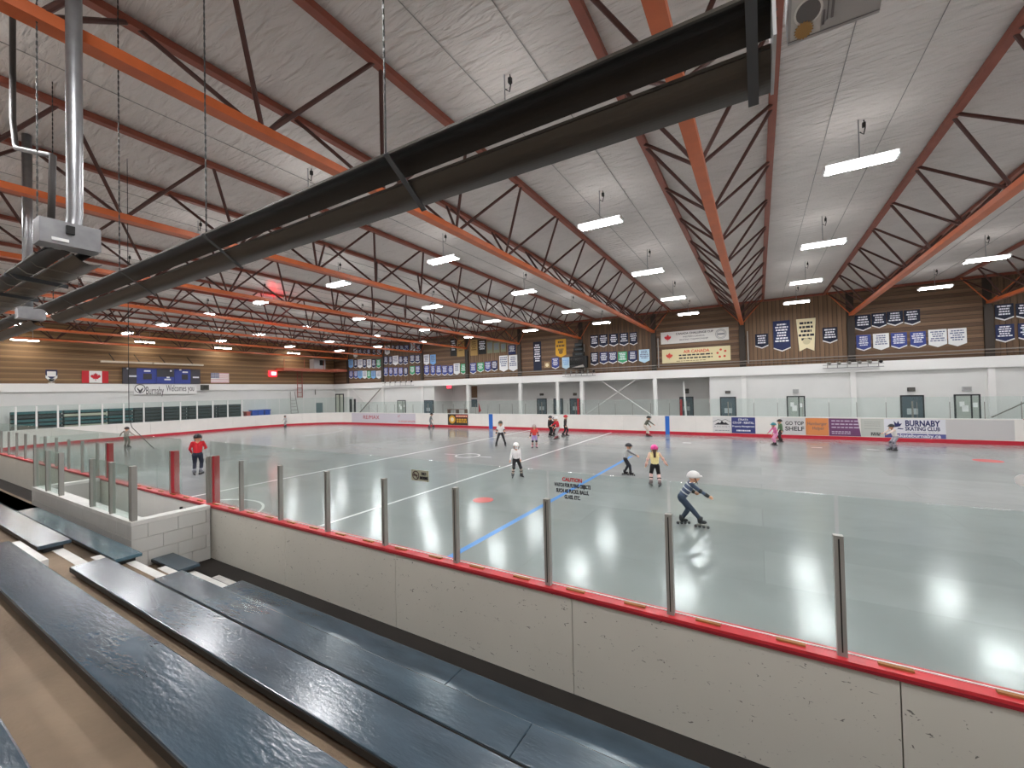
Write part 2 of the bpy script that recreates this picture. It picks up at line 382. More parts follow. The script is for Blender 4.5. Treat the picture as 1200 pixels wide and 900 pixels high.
# ================================================================== DASHER BOARDS
BX0, BX1, BR, BH = -43.7, 17.3, 6.5, 1.26
def arc(cx, cy, a0, a1, k): return [(cx+BR*math.cos(a0+(a1-a0)*i/k), cy+BR*math.sin(a0+(a1-a0)*i/k)) for i in range(k+1)]
def straight(p, q, s):
    L = math.hypot(q[0]-p[0], q[1]-p[1]); k = max(1, round(L/s)); return [(p[0]+(q[0]-p[0])*i/k, p[1]+(q[1]-p[1])*i/k) for i in range(k+1)]
def offs(p, q, a, b):
    """plan quad of a board segment p->q; outward normal is to the right of p->q"""
    dx, dy = q[0]-p[0], q[1]-p[1]; L = math.hypot(dx, dy); nx, ny = dy/L, -dx/L
    return [(p[0]+nx*a, p[1]+ny*a), (q[0]+nx*a, q[1]+ny*a), (q[0]+nx*b, q[1]+ny*b), (p[0]+nx*b, p[1]+ny*b)]
def boards(th, pts, pan, gp, posts=None, ztop=2.36, gmat=GLASS, postz=2.09, postm=ALU, outer=True, pw=.055, skip=lambda p: False, inn=0):
    for p, q in zip(pts, pts[1:]):
        dx, dy = q[0]-p[0], q[1]-p[1]; L = math.hypot(dx, dy); e = .004/L
        p2 = (p[0]+dx*e, p[1]+dy*e); q2 = (q[0]-dx*e, q[1]-dy*e)
        b = MB().prism(offs(p2, q2, inn, inn+.03), 2, .2, BH-.03).build('panel', BOARDW, th)
        if outer: MB().prism(offs(p2, q2, .15, .18), 2, 0.33, BH-.03).build('outer_panel', BOARDW if -14 < p[0] < -8.5 else BOARDO, th)
        MB().prism(offs(p, q, inn+.03, .15), 2, 0, BH-.03).build('core', ALUD, th)
        MB().prism(offs(p, q, inn-.012, inn+.02), 2, 0, .2).build('kick_plate', KICK, th)
        MB().prism(offs(p, q, inn-.015, .195), 2, BH-.03, BH).build('top_rail', pan, th)
    for p, q in zip(gp, gp[1:]):
        if skip(((p[0]+q[0])/2, (p[1]+q[1])/2)): continue
        dx, dy = q[0]-p[0], q[1]-p[1]; L = math.hypot(dx, dy); e = .012/L
        p2 = (p[0]+dx*e, p[1]+dy*e); q2 = (q[0]-dx*e, q[1]-dy*e)
        MB().prism(offs(p2, q2, .082, .094), 2, BH, ztop).build('pane', gmat, th)
    if posts:
        for p in posts: pbox('post', postm, th, p[0]-pw/2, p[0]+pw/2, p[1]-pw/2, p[1]+pw/2, BH-.01, postz)
Rn, Yn, Yf = BR, 3.80, 29.45
# near side (outward = -Y so walk +X), panel joints match those seen on the outside
PX = .45; SP = 1.13
nb = thing('dasher_boards', 'nearest rink boards with grey scuffed outside, red top rail and glass', 'rink boards', (-10, 3.7, 0))
seam = [-35.2]+[onY(x, 700, 3.62).x for x in ()]
s0 = [-8.42+2.29*i for i in range(-12, 9)]
pts = [(-37.2, Yn)]+[(x, Yn) for x in s0 if x > -37 and x < 10.6]+[(10.8, Yn)]
gx = [PX+SP*i for i in range(-31, 8)]
skipbox = lambda p: (-10.15 < p[0] < -8.5)
boards(nb, pts, RAIL, [(x, Yn) for x in gx], None, skip=skipbox, inn=.062)
for x in gx:
    if -10.05 < x < -9.2: continue
    if -13.9 < x < -8.4 and abs(x+8.59) > .1 : continue
    MB().box(x-.028, x+.028, 3.65, 3.702, BH-.005, 2.09).build('post', ALU, nb)
    pbox('post_groove', BLACK, nb, x-.004, x+.004, 3.647, 3.66, BH+.03, 2.07)
for x in gx[20:]:
    for q in (.28, .83): pbox('rail_clip', mat('rail_clip_tan', '#a06a3a', .6), nb, x+q-.09, x+q+.09, 3.655, 3.685, BH-.002, BH+.014)
MB().box(-35, 8.8, 3.603, 3.62, BH-.045, BH-.022).build('rail_lip', RAILD, nb)
MB().box(-8.4, 8.8, 3.706, 3.716, BH, BH+.006).build('rail_line', WHITE, nb)
PAD = mat('pad_red', '#b3202f', .5)
for x, wd in ((-8.47, .05), (-10.12, .12), (-13.66, .1)):
    MB().box(x-wd/2, x+wd/2, 3.70, 3.80, BH-.01, 2.1).build('post_pad', PAD, nb, label='red padding on a gate post')
    MB().box(x-wd/2-.05, x-wd/2, 3.69, 3.76, BH-.01, 2.1).build('post', ALU, nb)
mb = MB().box(-9.6, -9.2, 3.585, 3.617, .92, .97).tube([(-9.45, 3.59, .95), (-9.45, 3.59, 1.1)], .025, 6).tube([(-9.3, 3.59, .95), (-9.3, 3.59, 1.1)], .025, 6)
mb.build('gate_latch', BLACK, nb)
# far side (walk -X so outward = +Y)
fb = thing('dasher_boards', 'long white rink boards along the far side with red kick plate', 'rink boards', (-12, 29.5, 0))
pts = straight((10.8, Yf), (-37.2, Yf), 2.44)
boards(fb, pts, LEDGEM, straight((10.8, Yf), (-37.2, Yf), 1.22), [(p[0], p[1]+.1) for p in straight((10.8, Yf), (-37.2, Yf), 1.22)], ztop=2.36, gmat=GLASSG, postz=2.1, postm=ALUD, outer=False, pw=.022)
for xa, xb in ((573, 577.5), (779.5, 784.5)):
    A, B = onY(xa, 495, Yf).x, onY(xb, 495, Yf).x
    MB().box(A, B, Yf-.014, Yf+.002, .0, BH-.02).build('blue_stripe', BLUEST, fb, label='blue line painted up the boards')
# left end with both corner arcs (walk so that outward = -X : going -Y)
lb = thing('dasher_boards', 'white rink boards curving round the end of the rink', 'rink boards', (BX0, 16, 0))
cf = arc(BX0+BR, Yf-BR, PI/2, PI, 7); cn = arc(BX0+BR, Yn+BR, PI, 1.5*PI, 7)
endp = cf+straight((BX0, Yf-BR), (BX0, Yn+BR), 2.3)[1:]+cn[1:]
def post_y(x, y): return onX(x, y, BX0-.1).y
ge = arc(BX0+BR, Yf-BR, PI/2, PI, 9)+straight((BX0, Yf-BR), (BX0, Yn+BR), 1.3)[1:]+arc(BX0+BR, Yn+BR, PI, 1.5*PI, 9)[1:]
boards(lb, endp, LEDGEM, ge, [(p[0]-.09, p[1]+.02) for p in ge[10:]], ztop=2.9, gmat=GLASSG, postz=2.85, postm=LEDGEM, outer=False, pw=.09)
# right end (out of frame mostly)
rb = thing('dasher_boards', 'white rink boards round the other end, out past the frame', 'rink boards', (BX1, 16, 0))
rp = arc(BX1-BR, Yn+BR, -PI/2, 0, 6)+straight((BX1, Yn+BR), (BX1, Yf-BR), 2.3)[1:]+arc(BX1-BR, Yf-BR, 0, PI/2, 6)[1:]
boards(rb, rp, RAIL, rp, None, gmat=GLASSG, outer=False)

# ---------------------------------------------------------------- adverts on the far boards
def ad(x0, x1, M, label, z0=.22, z1=1.2, slant=0):
    A, B = onY(x0, 495, Yf).x, onY(x1, 495, Yf).x; Y = Yf-.012
    t = thing('advert_panel', label, 'advert', ((A+B)/2, Y, z0))
    MB().prism([(A, z0), (B+slant, z0), (B, z1), (A, z1)], 1, Y, Yf-.001).build('sheet', M, t)
    return t, A, B, Y-.004
def bars(t, A, B, Y, zs, M, h=.05, seg=6, seed=1, name='print'):
    rnd = random.Random(seed); mb = MB()
    for z in zs:
        x = A
        while x < B:
            l = (B-A)/seg*rnd.uniform(.5, 1.2); mb.box(x, min(B, x+l), Y, Y+.003, z-h/2, z+h/2); x += l+(B-A)/seg*.22
    o = mb.build(name, M, t); o['kind'] = 'stuff'; return o
LIL = mat('advert_lilac', '#d3ced6', .5); GREYAD = mat('advert_grey', '#d9d7d6', .5)
t, A, B, Y = ad(412.5, 487, LIL, 'pale lilac advert with red lettering on the far boards')
xx = onY(435, 492, Yf).x; text_on(t, 'RE/MAX', .55, mat('ink_red', '#b5243a', .6), (xx, Y, .76), width=2.4, bold=.0)
xx = onY(476, 492, Yf).x; bars(t, xx-1.05, xx+1.15, Y, (.48, .40), mat('ink_salmon', '#d98a86', .6), .05, 5, 3); text_on(t, 'LT', .3, mat('ink_red', '#b5243a'), (xx-.95, Y, .92))
t, A, B, Y = ad(525, 548.5, mat('advert_dark', '#3a332c', .5), 'dark advert with red band and gold emblem on the far boards')
MB().box(A+.9, B-.05, Y, Y+.003, .92, 1.12).build('band', RED, t); bars(t, A+.95, B-.1, Y-.003, (1.02,), CREAM, .1, 6, 4)
ring_m = MB().prism([(A+.5+.36*math.cos(a), .72+.36*math.sin(a)) for a in (2*PI*i/20 for i in range(20))], 1, Y, Y+.003).build('emblem', GOLD, t)
MB().prism([(A+.5+.2*math.cos(a), .72+.2*math.sin(a)) for a in (2*PI*i/20 for i in range(20))], 1, Y-.003, Y).build('emblem', CREAM, t)
bars(t, A+.98, B-.12, Y, (.72, .52), GOLD, .15, 5, 5)
t, A, B, Y = ad(835.2, 856.8, GREYAD, 'pale grey advert with dark mountain skyline logo')
mx = (A+B)/2; MB().prism([(mx-.42, .72), (mx-.2, .86), (mx-.1, .82), (mx, .98), (mx+.12, .84), (mx+.22, .88), (mx+.42, .72)], 1, Y, Y+.003).build('logo', INK, t)
mb = MB()
for a, b in (((mx-.5, .9), (mx-.2, 1.05)), ((mx-.2, 1.05), (mx, .98)), ((mx, .98), (mx+.2, 1.06)), ((mx+.2, 1.06), (mx+.5, .9))):
    mb.tube([(a[0], Y, a[1]), (b[0], Y, b[1])], .012, 4)
mb.build('logo_line', INK, t)
text_on(t, 'A S C E N T', .14, mat('ink_grey', '#7a7c80'), (mx, Y, .6), width=.9); bars(t, A+.12, B-.12, Y, (.36,), mat('ink_grey', '#7a7c80'), .035, 5, 6)
t, A, B, Y = ad(857.2, 885, mat('advert_navy', '#39407f', .5), 'navy blue advert with white lettering on the far boards')
mx = (A+B)/2
for s_, z_, h_, w_ in (('STRATA', 1.05, .16, .55), ('CO-OP - RENTAL', .86, .18, 1.15), ('Property Management', .64, .13, 1.2)): text_on(t, s_, h_, INKW, (mx, Y, z_), width=w_, bold=.004)
bars(t, mx-.38, mx+.38, Y, (.38,), INKW, .09, 7, 8)
t, A, B, Y = ad(914.5, 943.6, GREYAD, 'pale grey advert reading GO TOP SHELF')
mx = (A+B)/2; W = B-A
text_on(t, 'GO TOP', .3, INK, (mx+W*.07, Y, .88), width=W*.74, bold=.006); text_on(t, 'SHELF', .34, INK, (mx+W*.07, Y, .56), width=W*.76, bold=.006)
t, A, B, Y = ad(943.9, 970.8, mat('advert_orange', '#e39055', .5), 'orange advert with grey serif lettering')
mx = (A+B)/2; INKG = mat('ink_slate', '#5f6470'); text_on(t, 'Hamburger', .26, INKG, (mx, Y, .88), width=(B-A)*.84); text_on(t, 'Helper', .26, INKG, (mx+.05, Y, .62), width=(B-A)*.5)
t, A, B, Y = ad(971.2, 1005, mat('advert_purple', '#74456f', .5), 'purple advert with pale script lines', slant=.13)
bars(t, A+.12, A+1.35, Y, (1.06, .88, .70), mat('ink_lilac', '#d3c3d6'), .06, 6, 9); bars(t, A+.12, A+.95, Y, (.46, .36), mat('ink_lilac', '#d3c3d6'), .045, 6, 10)
t, A, B, Y = ad(1008.6, 1035.6, mat('advert_putty', '#c9cbc4', .5), 'putty grey advert with small text and corner logo')
bars(t, A+.15, B-.15, Y, (1.02, .92, .82, .66), mat('ink_mid', '#9a9c98'), .02, 6, 11); bars(t, B-.55, B-.15, Y, (.42, .33), INK, .07, 4, 12, 'logo')
t, A, B, Y = ad(1036, 1108, mat('advert_white', '#e9e9ef', .5), 'white skating club advert with navy lettering and bird logo')
MB().box(A, B-.0, Y, Y+.002, .22, .44).build('band', mat('band_violet', '#5a5c98'), t)
W = B-A; text_on(t, 'BURNABY', .42, NAVYP, (A+W*.63, Y, .97), width=W*.56, bold=.014); text_on(t, 'SKATING CLUB', .28, NAVYP, (A+W*.63, Y, .69), width=W*.56, bold=.008)
text_on(t, 'skateburnaby.ca', .26, INKW, (A+W*.57, Y-.003, .33), width=W*.7, bold=.006); bars(t, A+.9, B-.25, Y, (.52,), mat('ink_mid', '#9a9c98'), .02, 7, 13)
lx = lambda v: A+W*.14+(v-.55)*W*.32
mb = MB().prism([(lx(.55), .75), (lx(.95), .82), (lx(1.05), .98), (lx(.92), .95), (lx(.85), 1.12), (lx(.78), .96), (lx(.62), 1.1), (lx(.66), .9)], 1, Y, Y+.003).prism([(lx(.85), .74), (lx(1.12), .7), (lx(1.1), .66), (lx(.8), .68)], 1, Y, Y+.003)
mb.build('logo', NAVYP, t)
t, A, B, Y = ad(1108.3, 1188.5, mat('advert_silver', '#cfcdcc', .5), 'blank silver grey panel next to the skating club advert')

# ================================================================== BLEACHERS
TZ = lambda k: .53+.4*k
TY = lambda k: 2.98-.69*k          # rink-side edge of tier k
AX0, AX1 = -7.5, -6.3              # the stair aisle
st = thing('concrete_stand', 'brown concrete bleacher tiers with white edged stair aisle', 'bleachers', (-8, 1, 0), None, 'structure')
mb = MB()
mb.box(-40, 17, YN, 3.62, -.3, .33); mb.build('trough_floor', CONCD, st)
for k in range(7):
    y1 = TY(k); y0 = TY(k+1) if k < 6 else YN
    MB().box(-40, 17, YN if k == 6 else y0-.02, y1, .33, TZ(k)).build('tier', CONC, st)
for k in range(6):
    y = TY(k)
    MB().box(AX0, AX1, y-.09, y+.006, TZ(k)-.1, TZ(k)+.006).build('nosing', STEPW, st)
    zz = TZ(k)-.2
    b = MB().box(AX0+.06, AX1-.02, y, y+.34, zz-.2, zz).build('half_step', CONC, st)
    MB().box(AX0+.05, AX1, y+.25, y+.346, zz-.2, zz+.006).build('nosing', STEPW, st)
    MB().box(AX1-.07, AX1, y, y+.26, zz-.2, zz+.006).build('nosing', STEPW, st)
def bench(x0, x1, k, label, M=BENCH, joint=None):
    z = TZ(k)+.1; y1 = 3.05-.69*k; y0 = y1-.285
    t = thing('plank_bench', label, 'bench', ((x0+x1)/2, (y0+y1)/2, TZ(k)), 'painted plank benches')
    cuts = [x0]+(joint or [])+[x1]
    for a, b in zip(cuts, cuts[1:]):
        o = MB().box(a+.002, b-.002, y0, y1, z-.045, z).build('seat_plank', M, t)
        bv = o.modifiers.new('b', 'BEVEL'); bv.width = .006; bv.segments = 2
        MB().box(a+.002, b-.002, y0-.004, y0+.001, z-.05, z-.008).build('edge', BENCHE, t)
    x = x0+.3
    MB().box(x0+.05, x1-.05, y0+.06, y1-.06, TZ(k), z-.045).build('riser', BENCHE, t)
    return t
for k, lab in enumerate(('front-row blue plank bench beside the boards', 'second-row blue plank bench up from the boards', 'third-row blue plank bench with bright reflections', 'broad blue plank bench closest below the viewer', 'topmost blue plank bench peeking in at the corner')):
    bench(-6.2, 15, k, lab, joint=[-2.4+1.1*k, 3.3, 9])
bench(-8.33, -7.4, 0, 'short blue plank bench tucked against the block wall', joint=None)
bench(-30, -7.4, 1, 'long teal plank bench along the block wall', BENCHT, [-12.5, -18, -24])
bench(-30, -7.4, 2, 'grey-blue plank bench across the stair aisle, second from the block wall', BENCH, [-12, -18, -24])
bench(-30, -7.4, 3, 'blue plank bench across the aisle, partly out of frame', BENCH, [-13, -19])

# ================================================================== PENALTY BOX
bxt = thing('penalty_box', 'white block wall team box with glass panels beside the bleachers', 'team box', (-11, 3, .33))
WX0, WX1, WY = -13.95, -8.35, 2.53
MB().box(WX0, WX1-.015, WY+.015, WY+.19, .33, BH-.06).build('wall_core', MORTAR, bxt)
MB().box(WX1-.19, WX1-.015, WY+.19, 3.6, .33, BH-.06).build('wall_core', MORTAR, bxt)
MB().box(WX0, WX0+.17, WY+.19, 3.6, .33, BH-.06).build('wall_core', MORTAR, bxt)
rz = [.33+.218*i for i in range(5)]
for i, z in enumerate(rz):
    zt = min(z+.218, BH-.06)
    if zt-z < .02: continue
    y = WY-(.2 if i % 2 else 0)
    while y < 3.6:
        a, b = max(y, WY), min(y+.4, 3.6)
        if b-a > .03: pbox('block', BLOCK, bxt, WX1-.02, WX1, a+.004, b-.004, z+.004, zt-.004)
        y += .4
    x = WX1-.4+(.2 if i % 2 else 0)
    while x > WX0-.4:
        a, b = max(x, WX0), min(x+.4, WX1)
        if b-a > .03: pbox('block', BLOCK, bxt, a+.004, b-.004, WY, WY+.02, z+.004, zt-.004)
        x -= .4
MB().box(WX0, WX1+.005, WY-.005, WY+.2, BH-.06, BH).build('ledge', STEPW, bxt)
MB().box(WX1-.2, WX1+.005, WY+.2, 3.6, BH-.06, BH).build('ledge', STEPW, bxt)
MB().box(WX0-.005, WX0+.18, WY+.2, 3.6, BH-.06, BH).build('ledge', STEPW, bxt)
px = (-8.45, -9.33, -10.27, -12.08, -12.98, -13.9)
for i, x in enumerate(px):
    wd = .11 if i == 0 else .055
    MB().box(x-wd/2, x+wd/2, WY+.02, WY+.09, BH-.005, 2.11).build('post', ALU, bxt)
    pbox('post_groove', BLACK, bxt, x-.006-(wd/2), x+.006-(wd/2), WY+.018, WY+.092, BH+.03, 2.1)
for a, b in ((-9.33, -8.45), (-10.27, -9.33), (-12.98, -12.08), (-13.9, -12.98)):
    MB().box(a+.03, b-.03, WY+.05, WY+.062, BH+.01, 2.12).build('pane', GLASSG, bxt)
MB().box(WX0+.08, WX0+.092, WY+.1, 3.6, BH+.01, 2.36).build('pane', GLASSG, bxt)
MB().box(WX0+.2, WX1-.2, WY+.2, 3.6, .33, .36).build('floor_mat', mat('rubber_mat', '#3d4444', .8), bxt)
bt = thing('box_bench', 'low bench inside the block wall team box', 'bench', (-11.5, 2.95, .36))
MB().box(-13.5, -9.2, 2.78, 3.1, .78, .82).build('seat', mat('box_bench_paint', '#6c7f82', .4), bt)
for x in (-13.3, -11.4, -9.4): MB().box(x-.03, x+.03, 2.82, 3.05, .36, .78).build('leg', ALUD, bt)
# sign stickers on the near glass
t = thing('warning_decal', 'pale no smoking sign fixed to the near glass', 'sign', tuple(onY(492, 557, 3.70)))
p, q = onY(482, 550, 3.702), onY(502.5, 565, 3.702)
MB().box(p.x, q.x, 3.70, 3.704, q.z, p.z).build('plate', mat('sign_pale', '#cfd2bd', .6), t)
cx, cz = p.x+(q.x-p.x)*.27, (p.z+q.z)/2; r = (p.z-q.z)*.38
mb = MB()
for i in range(20):
    a0, a1 = 2*PI*i/20, 2*PI*(i+1)/20; mb.tube([(cx+r*math.cos(a0), 3.698, cz+r*math.sin(a0)), (cx+r*math.cos(a1), 3.698, cz+r*math.sin(a1))], .006, 4)
mb.tube([(cx-r*.7, 3.697, cz+r*.7), (cx+r*.7, 3.697, cz-r*.7)], .006, 4).box(cx-r*.8, cx+r*.6, 3.697, 3.699, cz-.006, cz+.008)
mb.build('symbol', mat('ink_brown', '#4a2c2a'), t)
text_on(t, 'NO', .045, INK, (p.x+(q.x-p.x)*.74, 3.697, cz+.025), bold=.002); text_on(t, 'SMOKING', .045, INK, (p.x+(q.x-p.x)*.74, 3.697, cz-.025), width=(q.x-p.x)*.46, bold=.002)
p = onY(668, 563, 3.70)
t = thing('warning_decal', 'transparent caution lettering stuck on the near glass', 'sign', tuple(p))
for i, (s_, w_, M_) in enumerate((('CAUTION', .2, RED), ('WATCH FOR FLYING OBJECTS', .37, INK), ('SUCH AS PUCKS, BALLS,', .33, INK), ('GLASS, ETC.', .16, INK))):
    text_on(t, s_, .05, M_, (p.x+.02, 3.70, onY(668, 562.5, 3.70).z-.0-.055*i), width=w_, bold=.0015)
p = onY(1199, 563, 3.70)
t = tag(MB().prism([(p.x+.035*math.cos(a), p.z+.035*math.sin(a)) for a in (2*PI*i/16 for i in range(16))], 1, 3.699, 3.703).build('round_sticker', WHITE), 'round white sticker on the near glass at the frame edge', 'sticker')

# ================================================================== ROOF TRUSSES
ZB, ZT = 7.42, 8.86
tr0 = thing('roof_truss', 'x', 'roof truss', (0, YF-.2, ZB), 'orange roof trusses')
Ye = YF-.15; Ya = -3.9
MB().box(-.11, .11, Ya, Ye, ZB-.07, ZB+.07).build('bottom_chord', STEEL, tr0)
for s in (-1, 1):
    MB().box(s*1.28-.075, s*1.28+.075, Ya, Ye, ZT-.05, ZT+.07).build('top_chord', STEELT, tr0)
yb = 31.25
while yb > Ya:
    for s in (-1, 1):
        for d in (-1.17, 1.17):
            if Ya < yb+d < Ye: bar('web', 'rod', STEELW, tr0, (s*.05, yb+.06*(1 if d > 0 else -1), ZB+.05), (s*1.26, yb+d, ZT-.02), .075)
    yb -= 2.5
for s in (-1, 1): bar('web', 'rod', STEEL, tr0, (s*.06, Ye-.05, ZB+.05), (s*1.26, Ye-.6, ZT-.02), .06)
tn = 0
for i, x in enumerate(XC[:-1]):
    t = tr0 if i == 0 else copy_tree(tr0)
    t.location.x = x; t['label'] = 'orange triangular roof truss spanning the rink, %s from the end wall' % ORD[i]
# wall purlin beams at the ceiling edge along the far wall
MB().box(XL, XR, YF-.12, YF-.03, ZC-.16, ZC-.02).build('trim_3', STEELT)['kind'] = 'structure'
# ceiling conduits
for i, x in enumerate([2.06-5.92*j for j in range(-1, 8)]):
    for dx in (-.55, .62):
        tag(MB().tube([(x+dx, -3, ZC-.02), (x+dx, YF-.3, ZC-.02)], .008, 5).build('ceiling_conduit', mat('conduit_grey', '#8d8b88', .5)), 'thin grey conduit on the ceiling, %s bay, %s of two' % (ORD[i], 'first' if dx < 0 else 'second'), 'conduit', 'ceiling conduits')

# ================================================================== LED CEILING LIGHTS
ZL = 7.98
l0 = thing('ceiling_light', 'x', 'ceiling light', (0, 0, ZL), 'long white ceiling lights')
MB().box(-.62, .62, -.165, .165, ZL-.018, ZL+.07).build('housing', FIXL, l0)
MB().box(-.60, .60, -.15, .15, ZL-.024, ZL-.0185).build('lens', LENS, l0)
for s in (-1, 1): MB().box(s*.63-.03, s*.63+.03, -.165, .165, ZL-.01, ZL+.07).build('end_cap', FIXT, l0)
MB().tube([(0, 0, ZL+.07), (0, 0, ZC)], .012, 6).build('stem', GALV, l0)
MB().tube([(.02, 0, ZC-.28), (.09, .02, ZC-.34), (.12, .02, ZC-.2), (.1, .03, ZC-.02)], .012, 5).box(.07, .13, 0, .06, ZC-.18, ZC-.08).build('power_lead', BLACK, l0)
first = True
for j in range(-2, 8):
    for q, y in enumerate((29.6, 24.0, 17.9, 11.8, 6.5, .7, -2.6)):  # last two rows are unseen, added over the bleachers to brighten them
        if q == 6 and j % 2: continue
        t = l0 if first else copy_tree(l0); first = False
        t.location = (2.06-5.92*j, y, ZL)
        t['label'] = 'lit white ceiling light, %s row from the far wall, %s bay from end wall' % (ORD[q], ORD[7-j])
# wall-wash strip lights by the end wall
for i, (a, b) in enumerate((((158, 401), (181, 401)), ((252, 407.5), (271, 408.5)), ((337, 413.5), (351, 414.5)), ((12, 397.5), (46, 400)))):
    p, q = onX(a[0], a[1], -44.0), onX(b[0], b[1], -44.0); z = (p.z+q.z)/2
    t = thing('strip_light', 'lit strip light close to the plank end wall, %s from the scoreboard' % ORD[i], 'strip light', (-44, (p.y+q.y)/2, z), 'strip lights by the end wall')
    MB().box(-44.12, -43.88, p.y, q.y, z+.02, z+.1).build('housing', FIXT, t); MB().box(-44.1, -43.9, p.y+.03, q.y-.03, z-.03, z+.02).build('lens', LENS2, t)
    for y in (p.y+.3, q.y-.3): MB().tube([(-44, y, z+.1), (-44, y, ZC)], .015, 5).build('stem', GALV, t)
# red beacon that tints the ceiling
REDL = mat('beacon_red', '#ff2030', .4, emit=('#ff1020', 230))
p = onZ(321, 352, 8.6)
t = thing('warning_beacon', 'red glowing beacon hanging among the far trusses', 'beacon', tuple(p))
MB().tube([p+Vector((0, 0, -.06)), p+Vector((0, 0, .05))], .06, 10).build('lens', REDL, t); MB().tube([p+Vector((0, 0, .05)), (p.x, p.y, ZC)], .015, 6).build('stem', GALV, t)

# ================================================================== TUBE HEATERS
def reflector(p0, p1, depth, k=12):
    """arched profile from p0 to p1 in (y,z), crown bulging up/away"""
    a, b = Vector(p0), Vector(p1); d = b-a; nrm = Vector((d.y, -d.x)).normalized()
    if nrm.y < 0: nrm = -nrm
    return [tuple(a+d*(i/k)+nrm*depth*math.sin(PI*i/k)) for i in range(k+1)]
def heater(label, x0, x1, lo0, lo1, up0, up1, box_end, brackets):
    t = thing('tube_heater', label, 'heater', ((x0+x1)/2, (lo0[0]+up1[0])/2, lo0[1]))
    for a, b, dep, M in ((lo0, lo1, -.045, REFLO), (up0, up1, .05, BLACKR)):
        pr = reflector(a, b, dep)
        MB().sheet(pr, x0, x1, .006).build('reflector', M, t, smooth=False)
        e = Vector(b); MB().box(x0, x1, e.x-.012, e.x+.006, e.y-.012, e.y+.006).build('rim', REFLO, t)
        m_ = (Vector(a)+Vector(b))/2
        MB().tube([(x0+.2, m_.x+.03, m_.y+.1), (x1-.1, m_.x+.03, m_.y+.1)], .04, 10).build('burner_tube', BLACK, t, smooth=True)
    la, ub = Vector(lo0), Vector(up1)
    for x in brackets:
        mb = MB(); d = (ub-la).normalized(); nn = Vector((-d.y, d.x)) if d.x > 0 else Vector((d.y, -d.x))
        off = Vector((d.y, -d.x)); off = off if off.y < 0 else -off
        A, B = la+off*.062-d*.01, ub+off*.02+d*.02
        mb.prism([(x-.025, 0), (x+.025, 0), (x+.025, 1), (x-.025, 1)], 1, 0, 0) if 0 else None
        bar('bracket', 'box', mat('bracket_grey', '#5c6064', .45, metal=.4), t, (x, A.x, A.y), (x, B.x, B.y), .05, .006)
    return t
h1 = heater('long black tube heater crossing the view with labelled burner box', -12.0, .10, (2.625, 4.725), (2.43, 4.835), (2.41, 4.86), (2.215, 4.955), 1, (.02, -2.35, -5.2, -7.6, -10.3))
# end flange and burner housing
MB().box(.10, .115, 2.2, 2.65, 4.72, 5.0).build('end_plate', GREYM, h1)
bxm = MB().prism([(2.2, 4.95), (2.45, 4.816), (2.58, 5.05), (2.33, 5.19)], 0, .17, .515).build('burner_box', GREYM, h1)
bp_ = bxm
def plate_pt(u, v):   # on the slanted underside of the burner box, u along x, v along y-z
    return Vector((.17+.345*u, 2.45-.25*v, 4.816+.134*v)) + Vector((0, -.0005, -.0009))
def plate(name, u0, u1, v0, v1, M, parent, lift=0):
    q = [plate_pt(u, v)+Vector((0, -.472, -.881))*lift for u, v in ((u0, v0), (u1, v0), (u1, v1), (u0, v1))]
    n_ = Vector((0, -.472, -.881))*.001; mb = MB(); k = 0
    mb.v = [tuple(p) for p in q]+[tuple(p+n_) for p in q]; mb.f = [(0, 1, 2, 3), (7, 6, 5, 4), (0, 4, 5, 1), (1, 5, 6, 2), (2, 6, 7, 3), (3, 7, 4, 0)]
    return mb.build(name, M, parent)
def disc(name, u, v, r, M, lift, spikes=0):
    cpt = plate_pt(u, v)+Vector((0, -.472, -.881))*lift; ex = Vector((1, 0, 0)); ey = Vector((0, -.881, .472)); mb = MB(); k = spikes*2 or 24
    n_ = Vector((0, -.472, -.881))*.001
    ring_ = [cpt+(ex*math.cos(2*PI*i/k)+ey*math.sin(2*PI*i/k))*(r*(1 if not spikes or i % 2 else .78)) for i in range(k)]
    mb.v = [tuple(p) for p in ring_]+[tuple(p+n_) for p in ring_]; mb.f = [tuple(range(k)), tuple(range(2*k-1, k-1, -1))]+[(i, (i+1) % k, k+(i+1) % k, k+i) for i in range(k)]
    return mb.build(name, M, h1)
plate('label_plate', .03, .37, .04, .75, mat('label_grey', '#d2d1cf', .45), h1)
disc('emblem_ring', .22, .42, .056, mat('label_white', '#f4f3f0', .5), .002); disc('emblem_disc', .22, .42, .047, mat('emblem_dark', '#6d6b6c', .4), .004)
disc('emblem_sun', .18, .17, .040, mat('emblem_gold', '#a9854f', .5), .006, 18)
for v0, v1, u0, u1 in ((.2, .8, .475, .505), (.14, .36, .385, .41), (.2, .75, .43, .445)): plate('label_print', u0, u1, v0, v1, mat('print_grey', '#77757a'), h1, .003)
plate('seam', 0, 1, .045, .06, mat('print_grey', '#77757a'), h1, .001)
